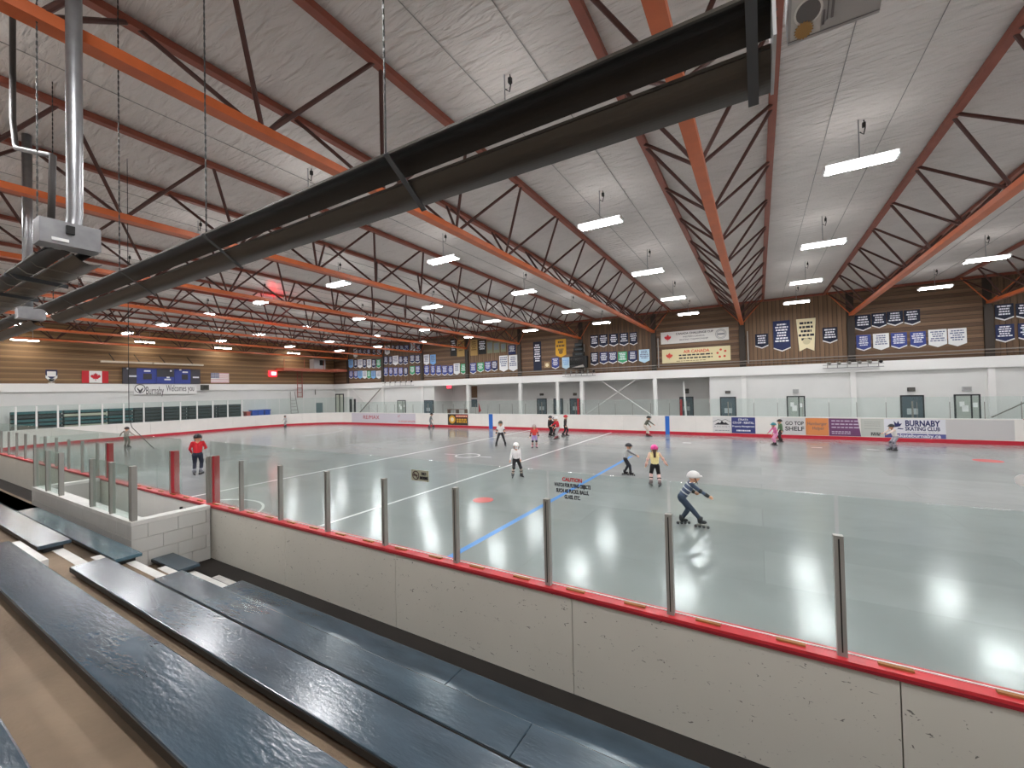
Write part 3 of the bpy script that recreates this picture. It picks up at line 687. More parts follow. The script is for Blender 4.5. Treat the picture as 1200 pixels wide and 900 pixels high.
# chains
def chain(p, ztop, nm='chain'):
    pass
CHM = mat('chain_grey', '#4b4a49', .5, metal=.6)
def chain_thing(x, y, z0, label):
    t = thing('hanging_chain', label, 'chain', (x, y, z0), 'heater chains')
    mb = MB(); z = z0; i = 0
    while z < ZC:
        if i % 2: mb.box(x-.008, x+.008, y-.003, y+.003, z, z+.05)
        else: mb.box(x-.003, x+.003, y-.008, y+.008, z, z+.05)
        z += .042; i += 1
    o = mb.build('links', CHM, t); o['kind'] = 'stuff'; return t
for x, y, z, lab in ((-2.40, 2.24, 4.97, 'chain holding the long heater nearest its burner box'), (-5.22, 2.24, 4.97, 'chain holding the long heater at mid length'), (-7.75, 2.24, 4.97, 'chain holding the long heater by its far third'),
                     (-6.75, 1.27, 4.9, 'chain dropping to the second heater box'), (-6.5, 1.52, 4.9, 'chain beside the silver flue pipe'), (-10.9, 2.24, 4.97, 'chain at the far end of the long heater')):
    chain_thing(x, y, z, lab)
# second heater (left) with flue
h2 = heater('shorter black tube heater with wire guard and tall flue', -14.5, -6.1, (1.62, 4.62), (1.40, 4.68), (1.38, 4.69), (1.14, 4.62), 1, (-7.3, -8.6))
MB().box(-6.12, -5.9, 1.12, 1.56, 4.70, 4.94).build('burner_box', GALV, h2)
for i in range(9):
    x = -6.4-.42*i; MB().tube([(x, 1.12, 4.63), (x, 1.2, 4.55), (x, 1.52, 4.53), (x, 1.64, 4.61)], .005, 5).build('guard_wire', ALUD, h2)
MB().tube([(-5.98, 1.34, 4.82), (-6.08, 1.38, 4.86), (-6.14, 1.41, 4.98), (-6.14, 1.42, 5.1), (-6.14, 1.42, ZC-.01)], .066, 14).build('flue_pipe', GALV, h2, smooth=True)
MB().box(-5.895, -5.885, 1.2, 1.32, 4.73, 4.76).build('label_plate', WHITE, h2); MB().box(-5.9, -5.87, 1.3, 1.36, 4.82, 4.9).build('gas_valve', BLACK, h2)
h3 = heater('distant black tube heater below the silver flue pipe', -24, -13.4, (2.62, 4.80), (2.43, 4.90), (2.41, 4.92), (2.2, 5.0), 1, (-14.2, -17))
MB().box(-13.4, -13.15, 2.2, 2.6, 4.9, 5.15).build('burner_box', GALV, h3)
MB().tube([(-13.5, 2.4, 5.1), (-13.55, 2.4, ZC-.01)], .08, 12).build('flue_pipe', GALV, h3, smooth=True)
p1, p2, p3, p4 = onY(15, 140, 1.5), onY(18, 170, 1.5), onY(62, 182, 1.5), onY(60, 258, 1.5)
t = thing('gas_pipe', 'dark bent gas pipe dropping to the second heater', 'pipe', tuple(p4))
MB().tube([(p1.x, 1.5, ZC-.01), p1, p2, p2+Vector((.05, 0, -.06)), p3+Vector((-.08, 0, .02)), p3, p4], .034, 10).build('pipe_run', mat('pipe_dark', '#4c4846', .55, metal=.1), t, smooth=True)

# ================================================================== BANNERS
FLUT = [0]
def banner(x0, x1, y0, y1, M, label, shape='point', prt=INKW, edge=None, wall='far', seed=None, lines=5, emblem=False):
    FLUT[0] += 1; sd = seed or FLUT[0]
    xm, ym = (x0+x1)/2, (y0+y1)/2
    if wall == 'far':
        a, b = onY(x0, ym, YF-.07).x, onY(x1, ym, YF-.07).x; zt, zb = onY(xm, y0, YF-.07).z, onY(xm, y1, YF-.07).z; Yb = YF-.07
        t = thing('wall_banner', label, 'banner', ((a+b)/2, Yb, zb), 'banners on the plank wall')
    W, Hh = b-a, zt-zb; m = (a+b)/2; dip = min(W*.22, Hh*.22)
    out = {'point': [(a, zt), (a, zb+dip), (m, zb), (b, zb+dip), (b, zt)], 'rect': [(a, zt), (a, zb), (b, zb), (b, zt)],
           'swallow': [(a, zt), (a+.12*W, zb), (m, zb+.1*Hh), (b-.12*W, zb), (b, zt)]}[shape]
    MB().prism(out, 1, Yb, Yb+.012).build('cloth', M, t)
    if edge and shape == 'point':
        e = min(.07, W*.1); mb = MB().prism([(a, zb+dip+e), (a, zb+dip), (m, zb), (b, zb+dip), (b, zb+dip+e), (m, zb+e)], 1, Yb-.004, Yb).build('hem', edge, t)
    if prt:
        rnd = random.Random(sd); mb = MB(); zz = zt-.1*Hh; h = Hh*.62/lines
        for i in range(lines):
            w_ = W*rnd.uniform(.5, .82); z1 = zz-h*.55; xx = m-w_/2
            while xx < m+w_/2-.01:
                l = w_*rnd.uniform(.14, .34); mb.box(xx, min(xx+l, m+w_/2), Yb-.005, Yb-.001, z1, zz); xx += l+w_*.05
            zz -= h
        mb.build('print', prt, t)['kind'] = 'stuff'
    if emblem:
        r_ = W*.2; cz = zb+Hh*.3
        MB().prism([(m+r_*math.cos(q), cz+r_*math.sin(q)) for q in (2*PI*i/18 for i in range(18))], 1, Yb-.007, Yb-.002).build('emblem', emblem, t)
    return t, a, b, zt, zb, Yb
def scr(ox, oy, s): return lambda x0, x1, y0, y1: (ox+x0/s, ox+x1/s, oy+y0/s, oy+y1/s)
NM = {id(NAVY): 'navy', id(INDIGO): 'indigo blue', id(SKYB): 'sky blue', id(GREENC): 'green', id(CLOTHW): 'white', id(DKNAVY): 'dark navy', id(GOLD): 'gold', id(OLIVE): 'olive grey', id(BLACK): 'black', id(PALEB): 'pale blue', id(DULLG): 'old gold', id(CREAM): 'cream'}
def row(f, items, where, y0=None, y1=None, **kw):
    cnt = {}
    for i, it in enumerate(items):
        x0, x1, M = it[:3]; a, b = (it[3], it[4]) if len(it) > 3 else (y0, y1)
        prt = INKW if M in (NAVY, INDIGO, DKNAVY, BLACK, GREENC) else (INDIGO if M is CLOTHW and 0 else mat('ink_soft', '#6d7391'))
        if M in (GOLD, DULLG, CREAM): prt = mat('ink_umber', '#6b5126')
        banner(*f(x0, x1, a, b), M, '%s pennant banner, %s along %s' % (NM[id(M)], ORD[i], where), prt=prt, edge=CLOTHW if M in (NAVY, INDIGO, DKNAVY, GREENC) else None, **kw)
f1 = scr(400, 395, 12)
row(f1, [(110, 165, INDIGO), (180, 228, INDIGO), (232, 296, SKYB), (298, 358, CLOTHW), (363, 412, GREENC), (420, 482, SKYB), (492, 562, CLOTHW)], 'lowest row of the corner bay', 475, 588)
row(f1, [(100, 165, SKYB), (180, 222, NAVY), (230, 296, CLOTHW), (302, 352, NAVY), (360, 420, CLOTHW), (430, 482, NAVY), (495, 552, GREENC)], 'middle row of the corner bay', 315, 438)
row(f1, [(170, 225, CLOTHW, 165, 292), (235, 290, NAVY), (300, 352, NAVY), (362, 415, INDIGO), (440, 480, NAVY), (500, 560, NAVY)], 'top row of the corner bay', 172, 250)
row(f1, [(597, 655, INDIGO), (672, 720, INDIGO), (735, 790, INDIGO), (805, 862, INDIGO), (877, 935, NAVY), (965, 1030, GREENC, 410, 536), (1045, 1105, INDIGO, 405, 532)], 'lowest row of the second bay', 428, 552)
row(f1, [(597, 655, NAVY), (668, 715, NAVY), (722, 800, CLOTHW, 262, 398), (808, 860, NAVY), (870, 935, NAVY), (965, 1030, NAVY, 250, 372), (1040, 1105, NAVY, 250, 372)], 'middle row of the second bay', 270, 390)
row(f1, [(610, 680, CLOTHW, 120, 252), (700, 745, NAVY), (760, 815, NAVY), (820, 880, NAVY), (885, 945, INDIGO), (960, 1000, CLOTHW, 85, 203), (1010, 1035, CLOTHW, 85, 203), (1050, 1110, NAVY, 100, 200)], 'top row of the second bay', 115, 195)
f2 = scr(490, 395, 9.23)
row(f2, [(65, 120, INDIGO), (135, 185, INDIGO), (195, 250, INDIGO), (258, 318, INDIGO), (325, 378, INDIGO), (385, 450, CLOTHW, 285, 408), (460, 518, GREENC, 290, 402)], 'low row of the third bay', 308, 416)
row(f2, [(60, 120, CLOTHW), (130, 190, SKYB)], 'short upper row of the third bay', 190, 302)
row(f2, [(562, 628, INDIGO, 280, 400), (640, 710, GREENC, 275, 382), (722, 785, INDIGO, 265, 378), (792, 858, NAVY, 255, 372), (878, 970, CLOTHW, 200, 375), (980, 1075, CLOTHW, 195, 370)], 'low row of the fourth bay')
row(f2, [(348, 412, BLACK, 20, 206), (420, 500, DULLG, 30, 210), (565, 640, DULLG, 30, 200), (648, 735, BLACK, 30, 185), (745, 805, OLIVE, 50, 175), (815, 880, OLIVE, 60, 170), (893, 950, OLIVE, 70, 160), (975, 1055, NAVY, 85, 190)], 'top row under the sloping chord', shape='rect')
f3 = scr(615, 385, 12)
banner(*f3(120, 232, 185, 590), DKNAVY, 'tall narrow navy banner with stacked white lettering', 'rect', lines=8)
banner(*f3(432, 580, 150, 405), GOLD, 'bright gold pennant banner above the black screen', 'point', prt=mat('ink_umber', '#6b5126'), lines=3, emblem=mat('emblem_umber', '#7a5a24'))
banner(*f3(380, 480, 410, 570), INDIGO, 'blue pennant banner below the gold banner', edge=CLOTHW)
banner(*f3(525, 632, 405, 570), PALEB, 'pale blue pennant banner beside the black screen', prt=SKYB)
f4 = scr(685, 375, 6.667)
row(f4, [(45, 108, DKNAVY, 118, 220), (115, 180, DKNAVY, 112, 213), (193, 262, DKNAVY, 107, 207), (273, 342, DKNAVY, 100, 203), (352, 412, DKNAVY, 95, 197)], 'upper row left of the long banners', lines=4)
row(f4, [(47, 108, DKNAVY, 252, 357), (118, 182, NAVY, 250, 347), (188, 254, NAVY, 248, 342), (262, 332, GREENC, 247, 342), (342, 410, NAVY, 240, 335), (425, 508, PALEB, 230, 335)], 'lower row left of the long banners')
f5 = scr(880, 360, 10)
banner(*f5(50, 203, 312, 485), DKNAVY, 'small dark navy pennant banner beside the tall navy one', edge=CLOTHW, lines=4)
banner(*f5(262, 462, 158, 520), NAVY, 'tall navy pennant banner with white pointed hem', edge=CLOTHW, lines=7)
banner(*f5(535, 765, 133, 515), CREAM, 'cream swallowtail banner with round emblem', 'swallow', prt=INK, lines=5, emblem=mat('emblem_pale', '#cfc39d'))
banner(*f5(840, 1012, 236, 425), DKNAVY, 'small dark navy pennant banner beside the cream swallowtail', edge=CLOTHW, lines=4)
f6 = scr(995, 345, 5.854)
row(f6, [(40, 150, DKNAVY, 140, 252), (155, 255, DKNAVY, 127, 232), (260, 370, DKNAVY, 115, 217), (378, 488, DKNAVY, 105, 212)], 'upper row of the wide bay', lines=4)
row(f6, [(50, 150, INDIGO, 278, 388), (165, 275, CLOTHW, 268, 382), (288, 398, INDIGO, 262, 374), (420, 528, INDIGO, 255, 368), (545, 672, CLOTHW, 240, 362), (680, 808, CLOTHW, 232, 356)], 'lower row of the wide bay')
row(f6, [(1000, 1130, DKNAVY, 65, 180), (1145, 1280, DKNAVY, 58, 170)], 'upper row at the frame edge', lines=4)
row(f6, [(1005, 1135, NAVY, 205, 330), (1160, 1290, NAVY, 195, 318)], 'lower row at the frame edge')
# two long banners
def longb(x0, x1, yl0, yl1, M, label):
    a, b = onY(x0, yl0, YF-.07), onY(x1, yl0, YF-.07); zt, zb = a.z, onY(x0, yl1, YF-.07).z; Yb = YF-.07
    t = thing('wall_banner', label, 'banner', ((a.x+b.x)/2, Yb, zb), 'long banners')
    MB().box(a.x, b.x, Yb, Yb+.012, zb, zt).build('cloth', M, t); return t, a.x, b.x, zb, zt, Yb-.004
def leaf(mb, cx, cz, r, Y):
    pts_ = [(0, 1), (.16, .62), (.38, .72), (.3, .3), (.62, .56), (.7, .36), (.95, .3), (.78, .1), (.86, -.02), (.4, -.36), (.46, -.52), (.06, -.44), (.05, -.9)]
    pts_ = pts_+[(-x, z) for x, z in reversed(pts_[1:])]
    return mb.prism([(cx+x*r, cz+z*r) for x, z in pts_], 1, Y-.003, Y)
t, a, b, zb, zt, Y = longb(774.2, 854, 390, 403.8, mat('banner_offwhite', '#dad7d2', .7), 'long off-white banner with red leaf and round seal')
leaf(MB(), a+.5, (zb+zt)/2, .28, Y).build('leaf', RED, t); INKR = mat('ink_crimson', '#b02a36')
W = b-a; text_on(t, 'CANADA CHALLENGE CUP', .2, INK, (a+W*.51, Y, zt-.2), width=W*.55, bold=.004)
text_on(t, 'WESTERN CANADA', .16, INK, (a+W*.5, Y, zt-.45), width=W*.32); text_on(t, 'SKATING CHAMPIONSHIP', .16, INK, (a+W*.5, Y, zt-.66), width=W*.42)
mb = MB()
for r_ in (.34, .26):
    for i in range(20): mb.tube([(b-.5+r_*math.cos(2*PI*i/20), Y, (zb+zt)/2+r_*math.sin(2*PI*i/20)), (b-.5+r_*math.cos(2*PI*(i+1)/20), Y, (zb+zt)/2+r_*math.sin(2*PI*(i+1)/20))], .014, 4)
mb.box(b-.72, b-.28, Y-.003, Y, (zb+zt)/2-.05, (zb+zt)/2+.05); mb.build('seal', mat('ink_grey', '#7a7c80'), t)
t, a, b, zb, zt, Y = longb(775.7, 856, 410, 426, mat('banner_cream', '#dccfa4', .7), 'long cream banner with red AIR CANADA lettering')
W = b-a; leaf(MB(), a+.52, (zb+zt)/2, .27, Y).build('leaf', mat('ink_orange_red', '#d2493a'), t); text_on(t, 'AIR CANADA', .3, mat('ink_orange_red', '#d2493a'), (a+W*.52, Y, zt-.25), width=W*.38, bold=.008)
bars(t, a+W*.26, a+W*.75, Y, (zt-.5, zt-.72), INK, .1, 8, 21); bars(t, a+W*.22, a+W*.65, Y, (zt-.92,), mat('ink_umber', '#6b5126'), .04, 9, 22)
mb = MB()
for i in range(5): mb.ball((b-.55+.27*math.cos(.6+i*1.2), Y, (zb+zt)/2+.27*math.sin(.6+i*1.2)), .08, 8, 4, (1, .05, 1))
mb.build('emblem', mat('ink_orange_red', '#d2493a'), t)

# ================================================================== FAR WALL FITTINGS
def fwr(x0, x1, y0, y1, Y): # pixel rect on a plane y=Y
    a, b = onY(x0, (y0+y1)/2, Y).x, onY(x1, (y0+y1)/2, Y).x; xm = (x0+x1)/2
    return a, b, onY(xm, y1, Y).z, onY(xm, y0, Y).z
def door(i, x0, x1, y0, Y, kind, label):
    a, b, _, zt = fwr(x0, x1, y0, 490, Y)
    t = thing('door_%d' % i, label, 'door', ((a+b)/2, Y, 0), None, 'structure')
    fr = .07
    MB().box(a, a+fr, Y-.06, Y, 0, zt).box(b-fr, b, Y-.06, Y, 0, zt).box(a+fr, b-fr, Y-.06, Y, zt-fr, zt).build('door_frame', DOORF, t)
    if kind == 'solid':
        lf = MB().box(a+fr, b-fr, Y-.04, Y, 0, zt-fr).build('door_leaf', DOORG, t)
        m_ = (a+b)/2; MB().box(m_-.24, m_+.24, Y-.05, Y-.041, 1.25, 1.6).build('notice', mat('notice_grey', '#aeb6ba', .6), t)
        MB().box(m_-.04, m_+.04, Y-.07, Y-.041, .2, zt-.35).build('push_bar', ALUD, t)
    else:
        MB().box(a+fr, b-fr, Y-.03, Y-.015, 0, zt-fr).build('door_glass', mat('door_glass_pale', '#b4bab2', .2), t)
        m_ = a+(b-a)*.66; MB().box(m_-.03, m_+.03, Y-.05, Y-.03, 0, zt-fr).build('door_stile', DOORF, t)
        for q, (u, v, w_, h_) in enumerate(((.3, 1.85, .2, .28), (.42, 1.6, .26, .36), (.8, 1.8, .18, .26))):
            xx = a+(b-a)*u; MB().box(xx-w_/2, xx+w_/2, Y-.04, Y-.031, v-h_/2, v+h_/2).build('notice', WHITE, t)
    return t
Yw = YF+.02
door(1, 844, 863, 465, Yw, 'solid', 'dark teal door behind the mountain logo advert')
door(2, 922, 943.7, 464, Yw, 'glass', 'glazed door with posted notices behind the boards')
door(3, 1055, 1083, 463, Yw, 'solid', 'dark teal door behind the skating club advert')
door(4, 1118, 1149, 462, Yw, 'glass', 'glazed double door near the frame edge')
door(5, 466, 475.7, 469, Yw, 'glass', 'grey glazed door with notices left of the recess')
Yr = YF+3
door(6, 629.6, 641, 467, Yr, 'solid', 'dark door at the back of the recess by the slim column')
door(7, 649, 660, 467, Yr, 'solid', 'dark door half hidden by the extra column')
door(8, 668, 681, 467, Yr, 'solid', 'dark door with red stripe beside it in the recess')
door(9, 796.5, 813, 465, Yr, 'solid', 'dark door at the end of the recess by the angled pole')
door(10, 496, 508.5, 469, Yw, 'solid', 'tall glass booth door left of the recess')
for i, (x0, x1, y0, y1, Y, M, lb_) in enumerate(((850, 856, 458, 461.3, Yw, BLACK, 'small black sign box above the first teal door'), (929, 936, 456, 460.3, Yw, GREYM, 'small grey vent above the glazed notice door'), (1063, 1072, 454, 458.6, Yw, BLACK, 'small black sign box above the teal door by the skating advert'),
        (1127, 1138, 453, 458, Yw, GREYM, 'small grey vent above the double door'), (633, 637, 461, 463.5, Yr, BLACK, 'small black box above the recess door by the slim column'), (672, 676, 460.5, 463.5, Yr, BLACK, 'small black box above the red striped recess door'), (802.5, 807.5, 455.5, 461, Yr, BLACK, 'black loudspeaker box above the last recess door'))):
    a, b, zb, zt = fwr(x0, x1, y0, y1, Y)
    t = thing('wall_box', lb_, 'wall box', ((a+b)/2, Y, zb)); MB().box(a, b, Y-.1, Y, zb, zt).build('body', M, t)
    for q in range(3): MB().box(a+.03, b-.03, Y-.106, Y-.1, zb+(zt-zb)*(.2+.25*q), zb+(zt-zb)*(.3+.25*q)).build('slat', ALUD, t)
a, b, zb, zt = fwr(676.5, 679, 467, 485, Yr-.2); tag(MB().box(a, b, Yr-.25, Yr-.2, 0, zt).build('red_post', RED), 'upright red strip by the recess door', 'post')
a, b, zb, zt = fwr(797, 799.5, 468, 487, Yr-.2); tag(MB().box(a, b, Yr-.25, Yr-.2, 0, zt).build('red_post', RED), 'upright red strip by the last recess door', 'post')
a, b, zb, zt = fwr(561, 563.5, 472, 484, 31.2); t = thing('red_flag', 'small red pennant standing behind the far boards', 'flag', (a, 31.2, 0)); MB().tube([(a, 31.2, 0), (a, 31.2, zt)], .02, 6).build('pole', ALUD, t); MB().prism([(a, zt), (a, zt-.9), (a+.25, zt-.75)], 1, 31.19, 31.21).build('pennant', RED, t)
# braces
def brace(p, q, Y, label, M=LEDGEM, w=.1): tag(bar('diagonal_brace', 'box', M, None, onY(p[0], p[1], Y), onY(q[0], q[1], Y), w, .05), label, 'brace', 'diagonal steel braces')
brace((705, 446.5), (767.5, 489), YF-.16, 'white diagonal brace falling towards the angled pole', LEDGEM); brace((744, 445.5), (681, 489), YF-.22, 'white diagonal brace rising towards the leaf banners', LEDGEM)
brace((446, 455.5), (421, 484), YF-.22, 'grey diagonal brace under the corner banners', ALUD, .12); brace((413, 456), (440, 484), YF-.16, 'thin pale diagonal brace under the corner banners', LEDGEM, .06)
brace((1200, 472), (1162, 489), YF-.2, 'grey stair rail slanting at the frame edge', ALUD, .06)
p, q = onY(801, 447, YF+.4), onY(804, 490, YF+.4); tag(MB().tube([p, q], .07, 8).build('angled_pole', LEDGEM), 'white leaning round pole at the end of the recess', 'pole')
# pipe along the ledge and floodlight rails
tag(MB().tube([(-30, YF-.24, 4.84), (16, YF-.24, 4.84)], .035, 8).build('sprinkler_pipe', mat('pipe_grey', '#8f8780', .5)), 'long grey pipe running above the white ledge', 'pipe')
tag(MB().tube([(-30, YF-.2, 4.66), (16, YF-.2, 4.66)], .02, 6).build('sprinkler_pipe', mat('pipe_grey', '#8f8780', .5)), 'thin second pipe just above the white ledge', 'pipe')
for i, x in enumerate(XC[2:9]): 
    if i in (3, 4, 5): tag(MB().tube([(x+.32, YF-.14, 4.7), (x+.32, YF-.14, 6.9)], .035, 8).build('down_pipe', ALU), 'pale vertical pipe beside dark wall column, %s of three' % ORD[i-3], 'pipe', 'vertical pipes')
def rail_rack(x0, x1, y0, y1, label):
    a, b, zb, zt = fwr(x0, x1, y0, y1, YF-.45); t = thing('lighting_rail', label, 'lamp rail', ((a+b)/2, YF-.3, zb))
    MB().tube([(a, YF-.45, zb), (b, YF-.45, zb)], .025, 6).build('rail', GALV, t); MB().tube([(a, YF-.45, (zb+zt)/2), (b, YF-.45, (zb+zt)/2)], .02, 6).build('rail', GALV, t)
    k = 6
    for i in range(k):
        x = a+(b-a)*(i+.5)/k; MB().tube([(x, YF-.45, zb), (x, YF-.45, zt), (x, YF-.15, zt)], .018, 5).build('strut', ALUD, t)
        MB().ball((x+.1, YF-.5, (zb+zt)/2+.1), .1, 8, 5).build('lamp_head', BLACK if i == k-1 else ALUD, t)
rail_rack(964, 1036, 423, 430.5, 'rack of small spotlights on the ledge below the wide bay'); rail_rack(659, 698, 434, 440.5, 'rack of small spotlights on the ledge below the screen'); rail_rack(448, 485, 445, 452, 'rack of small spotlights on the ledge near the corner')
# screen and speaker stack
a, b, zb, zt = fwr(667.5, 687.5, 417.5, 431, YF-.5)
t = thing('video_screen', 'black video screen box hung on the plank wall', 'screen', ((a+b)/2, YF-.3, zb)); MB().box(a, b, YF-.55, YF-.2, zb, zt).build('cabinet', BLACK, t); MB().box(a+.05, b-.25, YF-.56, YF-.551, zb+.25, zt-.12).build('display', mat('screen_dark', '#0d0c0d', .12), t)
MB().prism([(a+.1, zb), (b-.3, zb+.25), (b-.2, zb+.05)], 1, YF-.57, YF-.55).build('grey_strip', mat('grey_board', '#a39d97', .6), t)  # flat grey wedge along the lower front of the cabinet
a, b, zb, zt = fwr(671, 683.5, 401, 417, YF-.45); t = thing('speaker_cluster', 'cluster of black loudspeakers above the video screen', 'speaker', ((a+b)/2, YF-.3, zb))
for i in range(3):
    z0, z1 = zb+(zt-zb)*i/3, zb+(zt-zb)*(i+.85)/3; MB().box(a+.1*i, b-.05*i, YF-.5, YF-.2, z0, z1).build('cabinet', BLACK, t); MB().box(a+.25, a+.85, YF-.515, YF-.5, z0+.1, z1-.12).build('horn', mat('horn_grey', '#3a4348', .4), t)
a, b, zb, zt = fwr(638, 644.5, 424.5, 431, YF-.12); t = thing('wall_clock', 'small pale box with round dial on the plank wall', 'clock', ((a+b)/2, YF-.1, zb)); MB().box(a, b, YF-.14, YF-.06, zb, zt).build('case', mat('case_tan', '#a98d66', .6), t)
MB().prism([((a+b)/2+.16*math.cos(q), (zb+zt)/2+.16*math.sin(q)) for q in (2*PI*i/18 for i in range(18))], 1, YF-.15, YF-.14).build('dial', CREAM, t)
# exit sign in the recess, tables behind the dark advert
a, b, zb, zt = fwr(524, 529, 451.5, 455, YF+.2); t = thing('exit_sign', 'small lit red exit sign under the ledge', 'exit sign', ((a+b)/2, YF+.2, zb)); MB().box(a, b, YF+.15, YF+.2, zb, zt).build('face', mat('exit_red', '#e8454f', .5, emit=('#ff3040', 3)), t); MB().box((a+b)/2-.02, (a+b)/2+.02, YF+.16, YF+.19, zt, ZLB).build('stem', ALUD, t)
for x, lb_ in ((531, 'brown table end-on behind the dark advert'), (541, 'brown folding table stacked behind the dark advert')):
    p = onY(x, 480, 31.2); t = thing('folding_table', lb_, 'table', (p.x, 31.2, 0), 'brown tables'); MB().box(p.x-.55, p.x+.55, 31, 31.4, 1.5, 1.55).build('table_top', mat('table_brown', '#8a6c5c', .5), t)
    for s in (-1, 1): MB().box(p.x+s*.5-.03, p.x+s*.5+.03, 31, 31.4, 0, 1.5).build('leg', mat('table_brown', '#8a6c5c'), t)
a, b, zb, zt = fwr(552.5, 559, 452.5, 466, Yr-.05); struct('wall_panel', MB().box(a, b, Yr-.06, Yr, zb, zt), WOODH[0], 'brown wood panel at the back of the recess', 'wall panel')
a, b, zb, zt = fwr(552.5, 559, 468, 477, Yr-.05); struct('window_1', MB().box(a, b, Yr-.06, Yr, zb, zt), DOORG, 'grey window at the back of the recess', 'window')

# ================================================================== LEFT WALL FITTINGS
def lwr(x0, x1, y0, y1, X=XL+.06):
    ym = (y0+y1)/2; xm = (x0+x1)/2
    return onX(x0, ym, X).y, onX(x1, ym, X).y, onX(xm, y1, X).z, onX(xm, y0, X).z
X_ = XL+.06
def lbox(mb, a, b, zb, zt, d0=0, d1=.012): return mb.box(X_+d0, X_+d1, a, b, zb, zt)
a, b, zb, zt = lwr(95.8, 127, 434.7, 448.7); t = thing('wall_flag', 'red and white maple leaf flag on the plank end wall', 'flag', (X_, (a+b)/2, zb), 'flags on the end wall'); W = b-a
lbox(MB(), a, a+W*.27, zb, zt).build('stripe', RED, t); lbox(MB(), a+W*.27, a+W*.75, zb, zt).build('field', WHITE, t); lbox(MB(), a+W*.75, b, zb, zt).build('stripe', RED, t)
mb = leaf(MB(), 0, 0, .36*(zt-zb), 0); cy, cz = a+W*.51, (zb+zt)/2; mb.v = [(X_+.014-v[1], cy+v[0], cz+v[2]) for v in mb.v]; mb.build('leaf', RED, t)
a, b, zb, zt = lwr(247, 268.3, 437, 448.7); t = thing('wall_flag', 'faded stars and stripes flag on the plank end wall', 'flag', (X_, (a+b)/2, zb), 'flags on the end wall'); W = b-a; hh = (zt-zb)/13
for i in range(13): lbox(MB(), a, b, zb+i*hh, zb+(i+1)*hh).build('stripe', mat('faded_red', '#c98c96', .7) if i % 2 == 0 else WHITE, t)
lbox(MB(), a, a+W*.45, zb+6*hh, zt, .012, .016).build('canton', mat('faded_blue', '#5d5f83', .7), t)
mb = MB()
for i in range(5):
    for j in range(4): lbox(mb, a+W*(.06+.085*i)-.03, a+W*(.06+.085*i)+.03, zt-hh*(1.2+1.5*j)-.03, zt-hh*(1.2+1.5*j)+.03, .016, .018)
mb.build('stars', WHITE, t)['kind'] = 'stuff'
a, b, zb, zt = lwr(53.3, 67.2, 433.3, 448.3); t = thing('wall_banner', 'blue and white pointed banner alone on the end wall', 'banner', (X_, (a+b)/2, zb)); m_ = (a+b)/2
mb = MB().prism([(a, zt), (a, zb+.35), (m_, zb), (b, zb+.35), (b, zt)], 0, X_, X_+.012); mb.build('cloth', NAVY, t)
lbox(MB(), a+.12*(b-a), b-.12*(b-a), zt-.5, zt-.12, .012, .016).build('print', WHITE, t)
for q in range(4): lbox(MB(), a+(b-a)*(.25-.03*q), b-(b-a)*(.25-.03*q), zt-.85-.28*q, zt-.68-.28*q, .012, .016).build('print', mat('banner_offwhite', '#dad7d2'), t)
MB().prism([(a, zb+.35), (m_, zb), (b, zb+.35), (b, zb+.55), (m_, zb+.22), (a, zb+.55)], 0, X_+.012, X_+.016).build('hem', WHITE, t)
# scoreboard
a, b, zb, zt = lwr(144.4, 234.7, 432, 449.6, XL+.3); W = b-a; Xs = XL+.3
t = thing('scoreboard', 'wide blue and charcoal scoreboard above the welcome sign', 'scoreboard', (Xs, (a+b)/2, zb))
BLU = mat('board_blue', '#3a4896', .5); CHAR = mat('board_charcoal', '#45444c', .5)
for u0, u1, M in ((0, .155, CHAR), (.158, .398, BLU), (.402, .632, BLU), (.636, .86, BLU), (.863, 1, CHAR)): MB().box(XL+.05, Xs, a+W*u0, a+W*u1, zb, zt).build('panel', M, t)
for u0, u1, v0, v1 in ((.235, .34, .28, .65), (.735, .82, .28, .65), (.405, .63, .45, .98)): MB().box(Xs, Xs+.01, a+W*u0, a+W*u1, zb+(zt-zb)*v0, zb+(zt-zb)*v1).build('display', mat('display_grey', '#3b3a40', .4), t)
for u0, u1, v in ((.245, .325, .82), (.745, .82, .8), (.06, .155, .47), (.89, .98, .45), (.5, .585, .28), (.53, .57, .42), (.575, .60, .86), (.7, .73, .95), (.04, .06, .95)): MB().box(Xs+.01, Xs+.014, a+W*u0, a+W*u1, zb+(zt-zb)*(v-.05), zb+(zt-zb)*(v+.05)).build('print', INKW, t)
for i in range(2):
    p, q = onX(118+62*i, 423+2.4*i, XL+1.2), onX(178+60*i, 425.5+2.6*i, XL+1.2); t2 = thing('unlit_strip_light', 'unlit pale strip fixture above the scoreboard, %s of two' % ORD[i], 'strip light', tuple((p+q)/2), 'unlit strip lights')
    MB().box(XL+1.1, XL+1.3, p.y, q.y, p.z-.1, p.z+.04).build('housing', mat('fixture_warm', '#d8cdbb', .5), t2)
    for y in (p.y+.8, q.y-.8): MB().tube([(XL+1.2, y, p.z+.04), (XL+.08, y, p.z+.7)], .03, 5).build('stay', BLACK, t2)
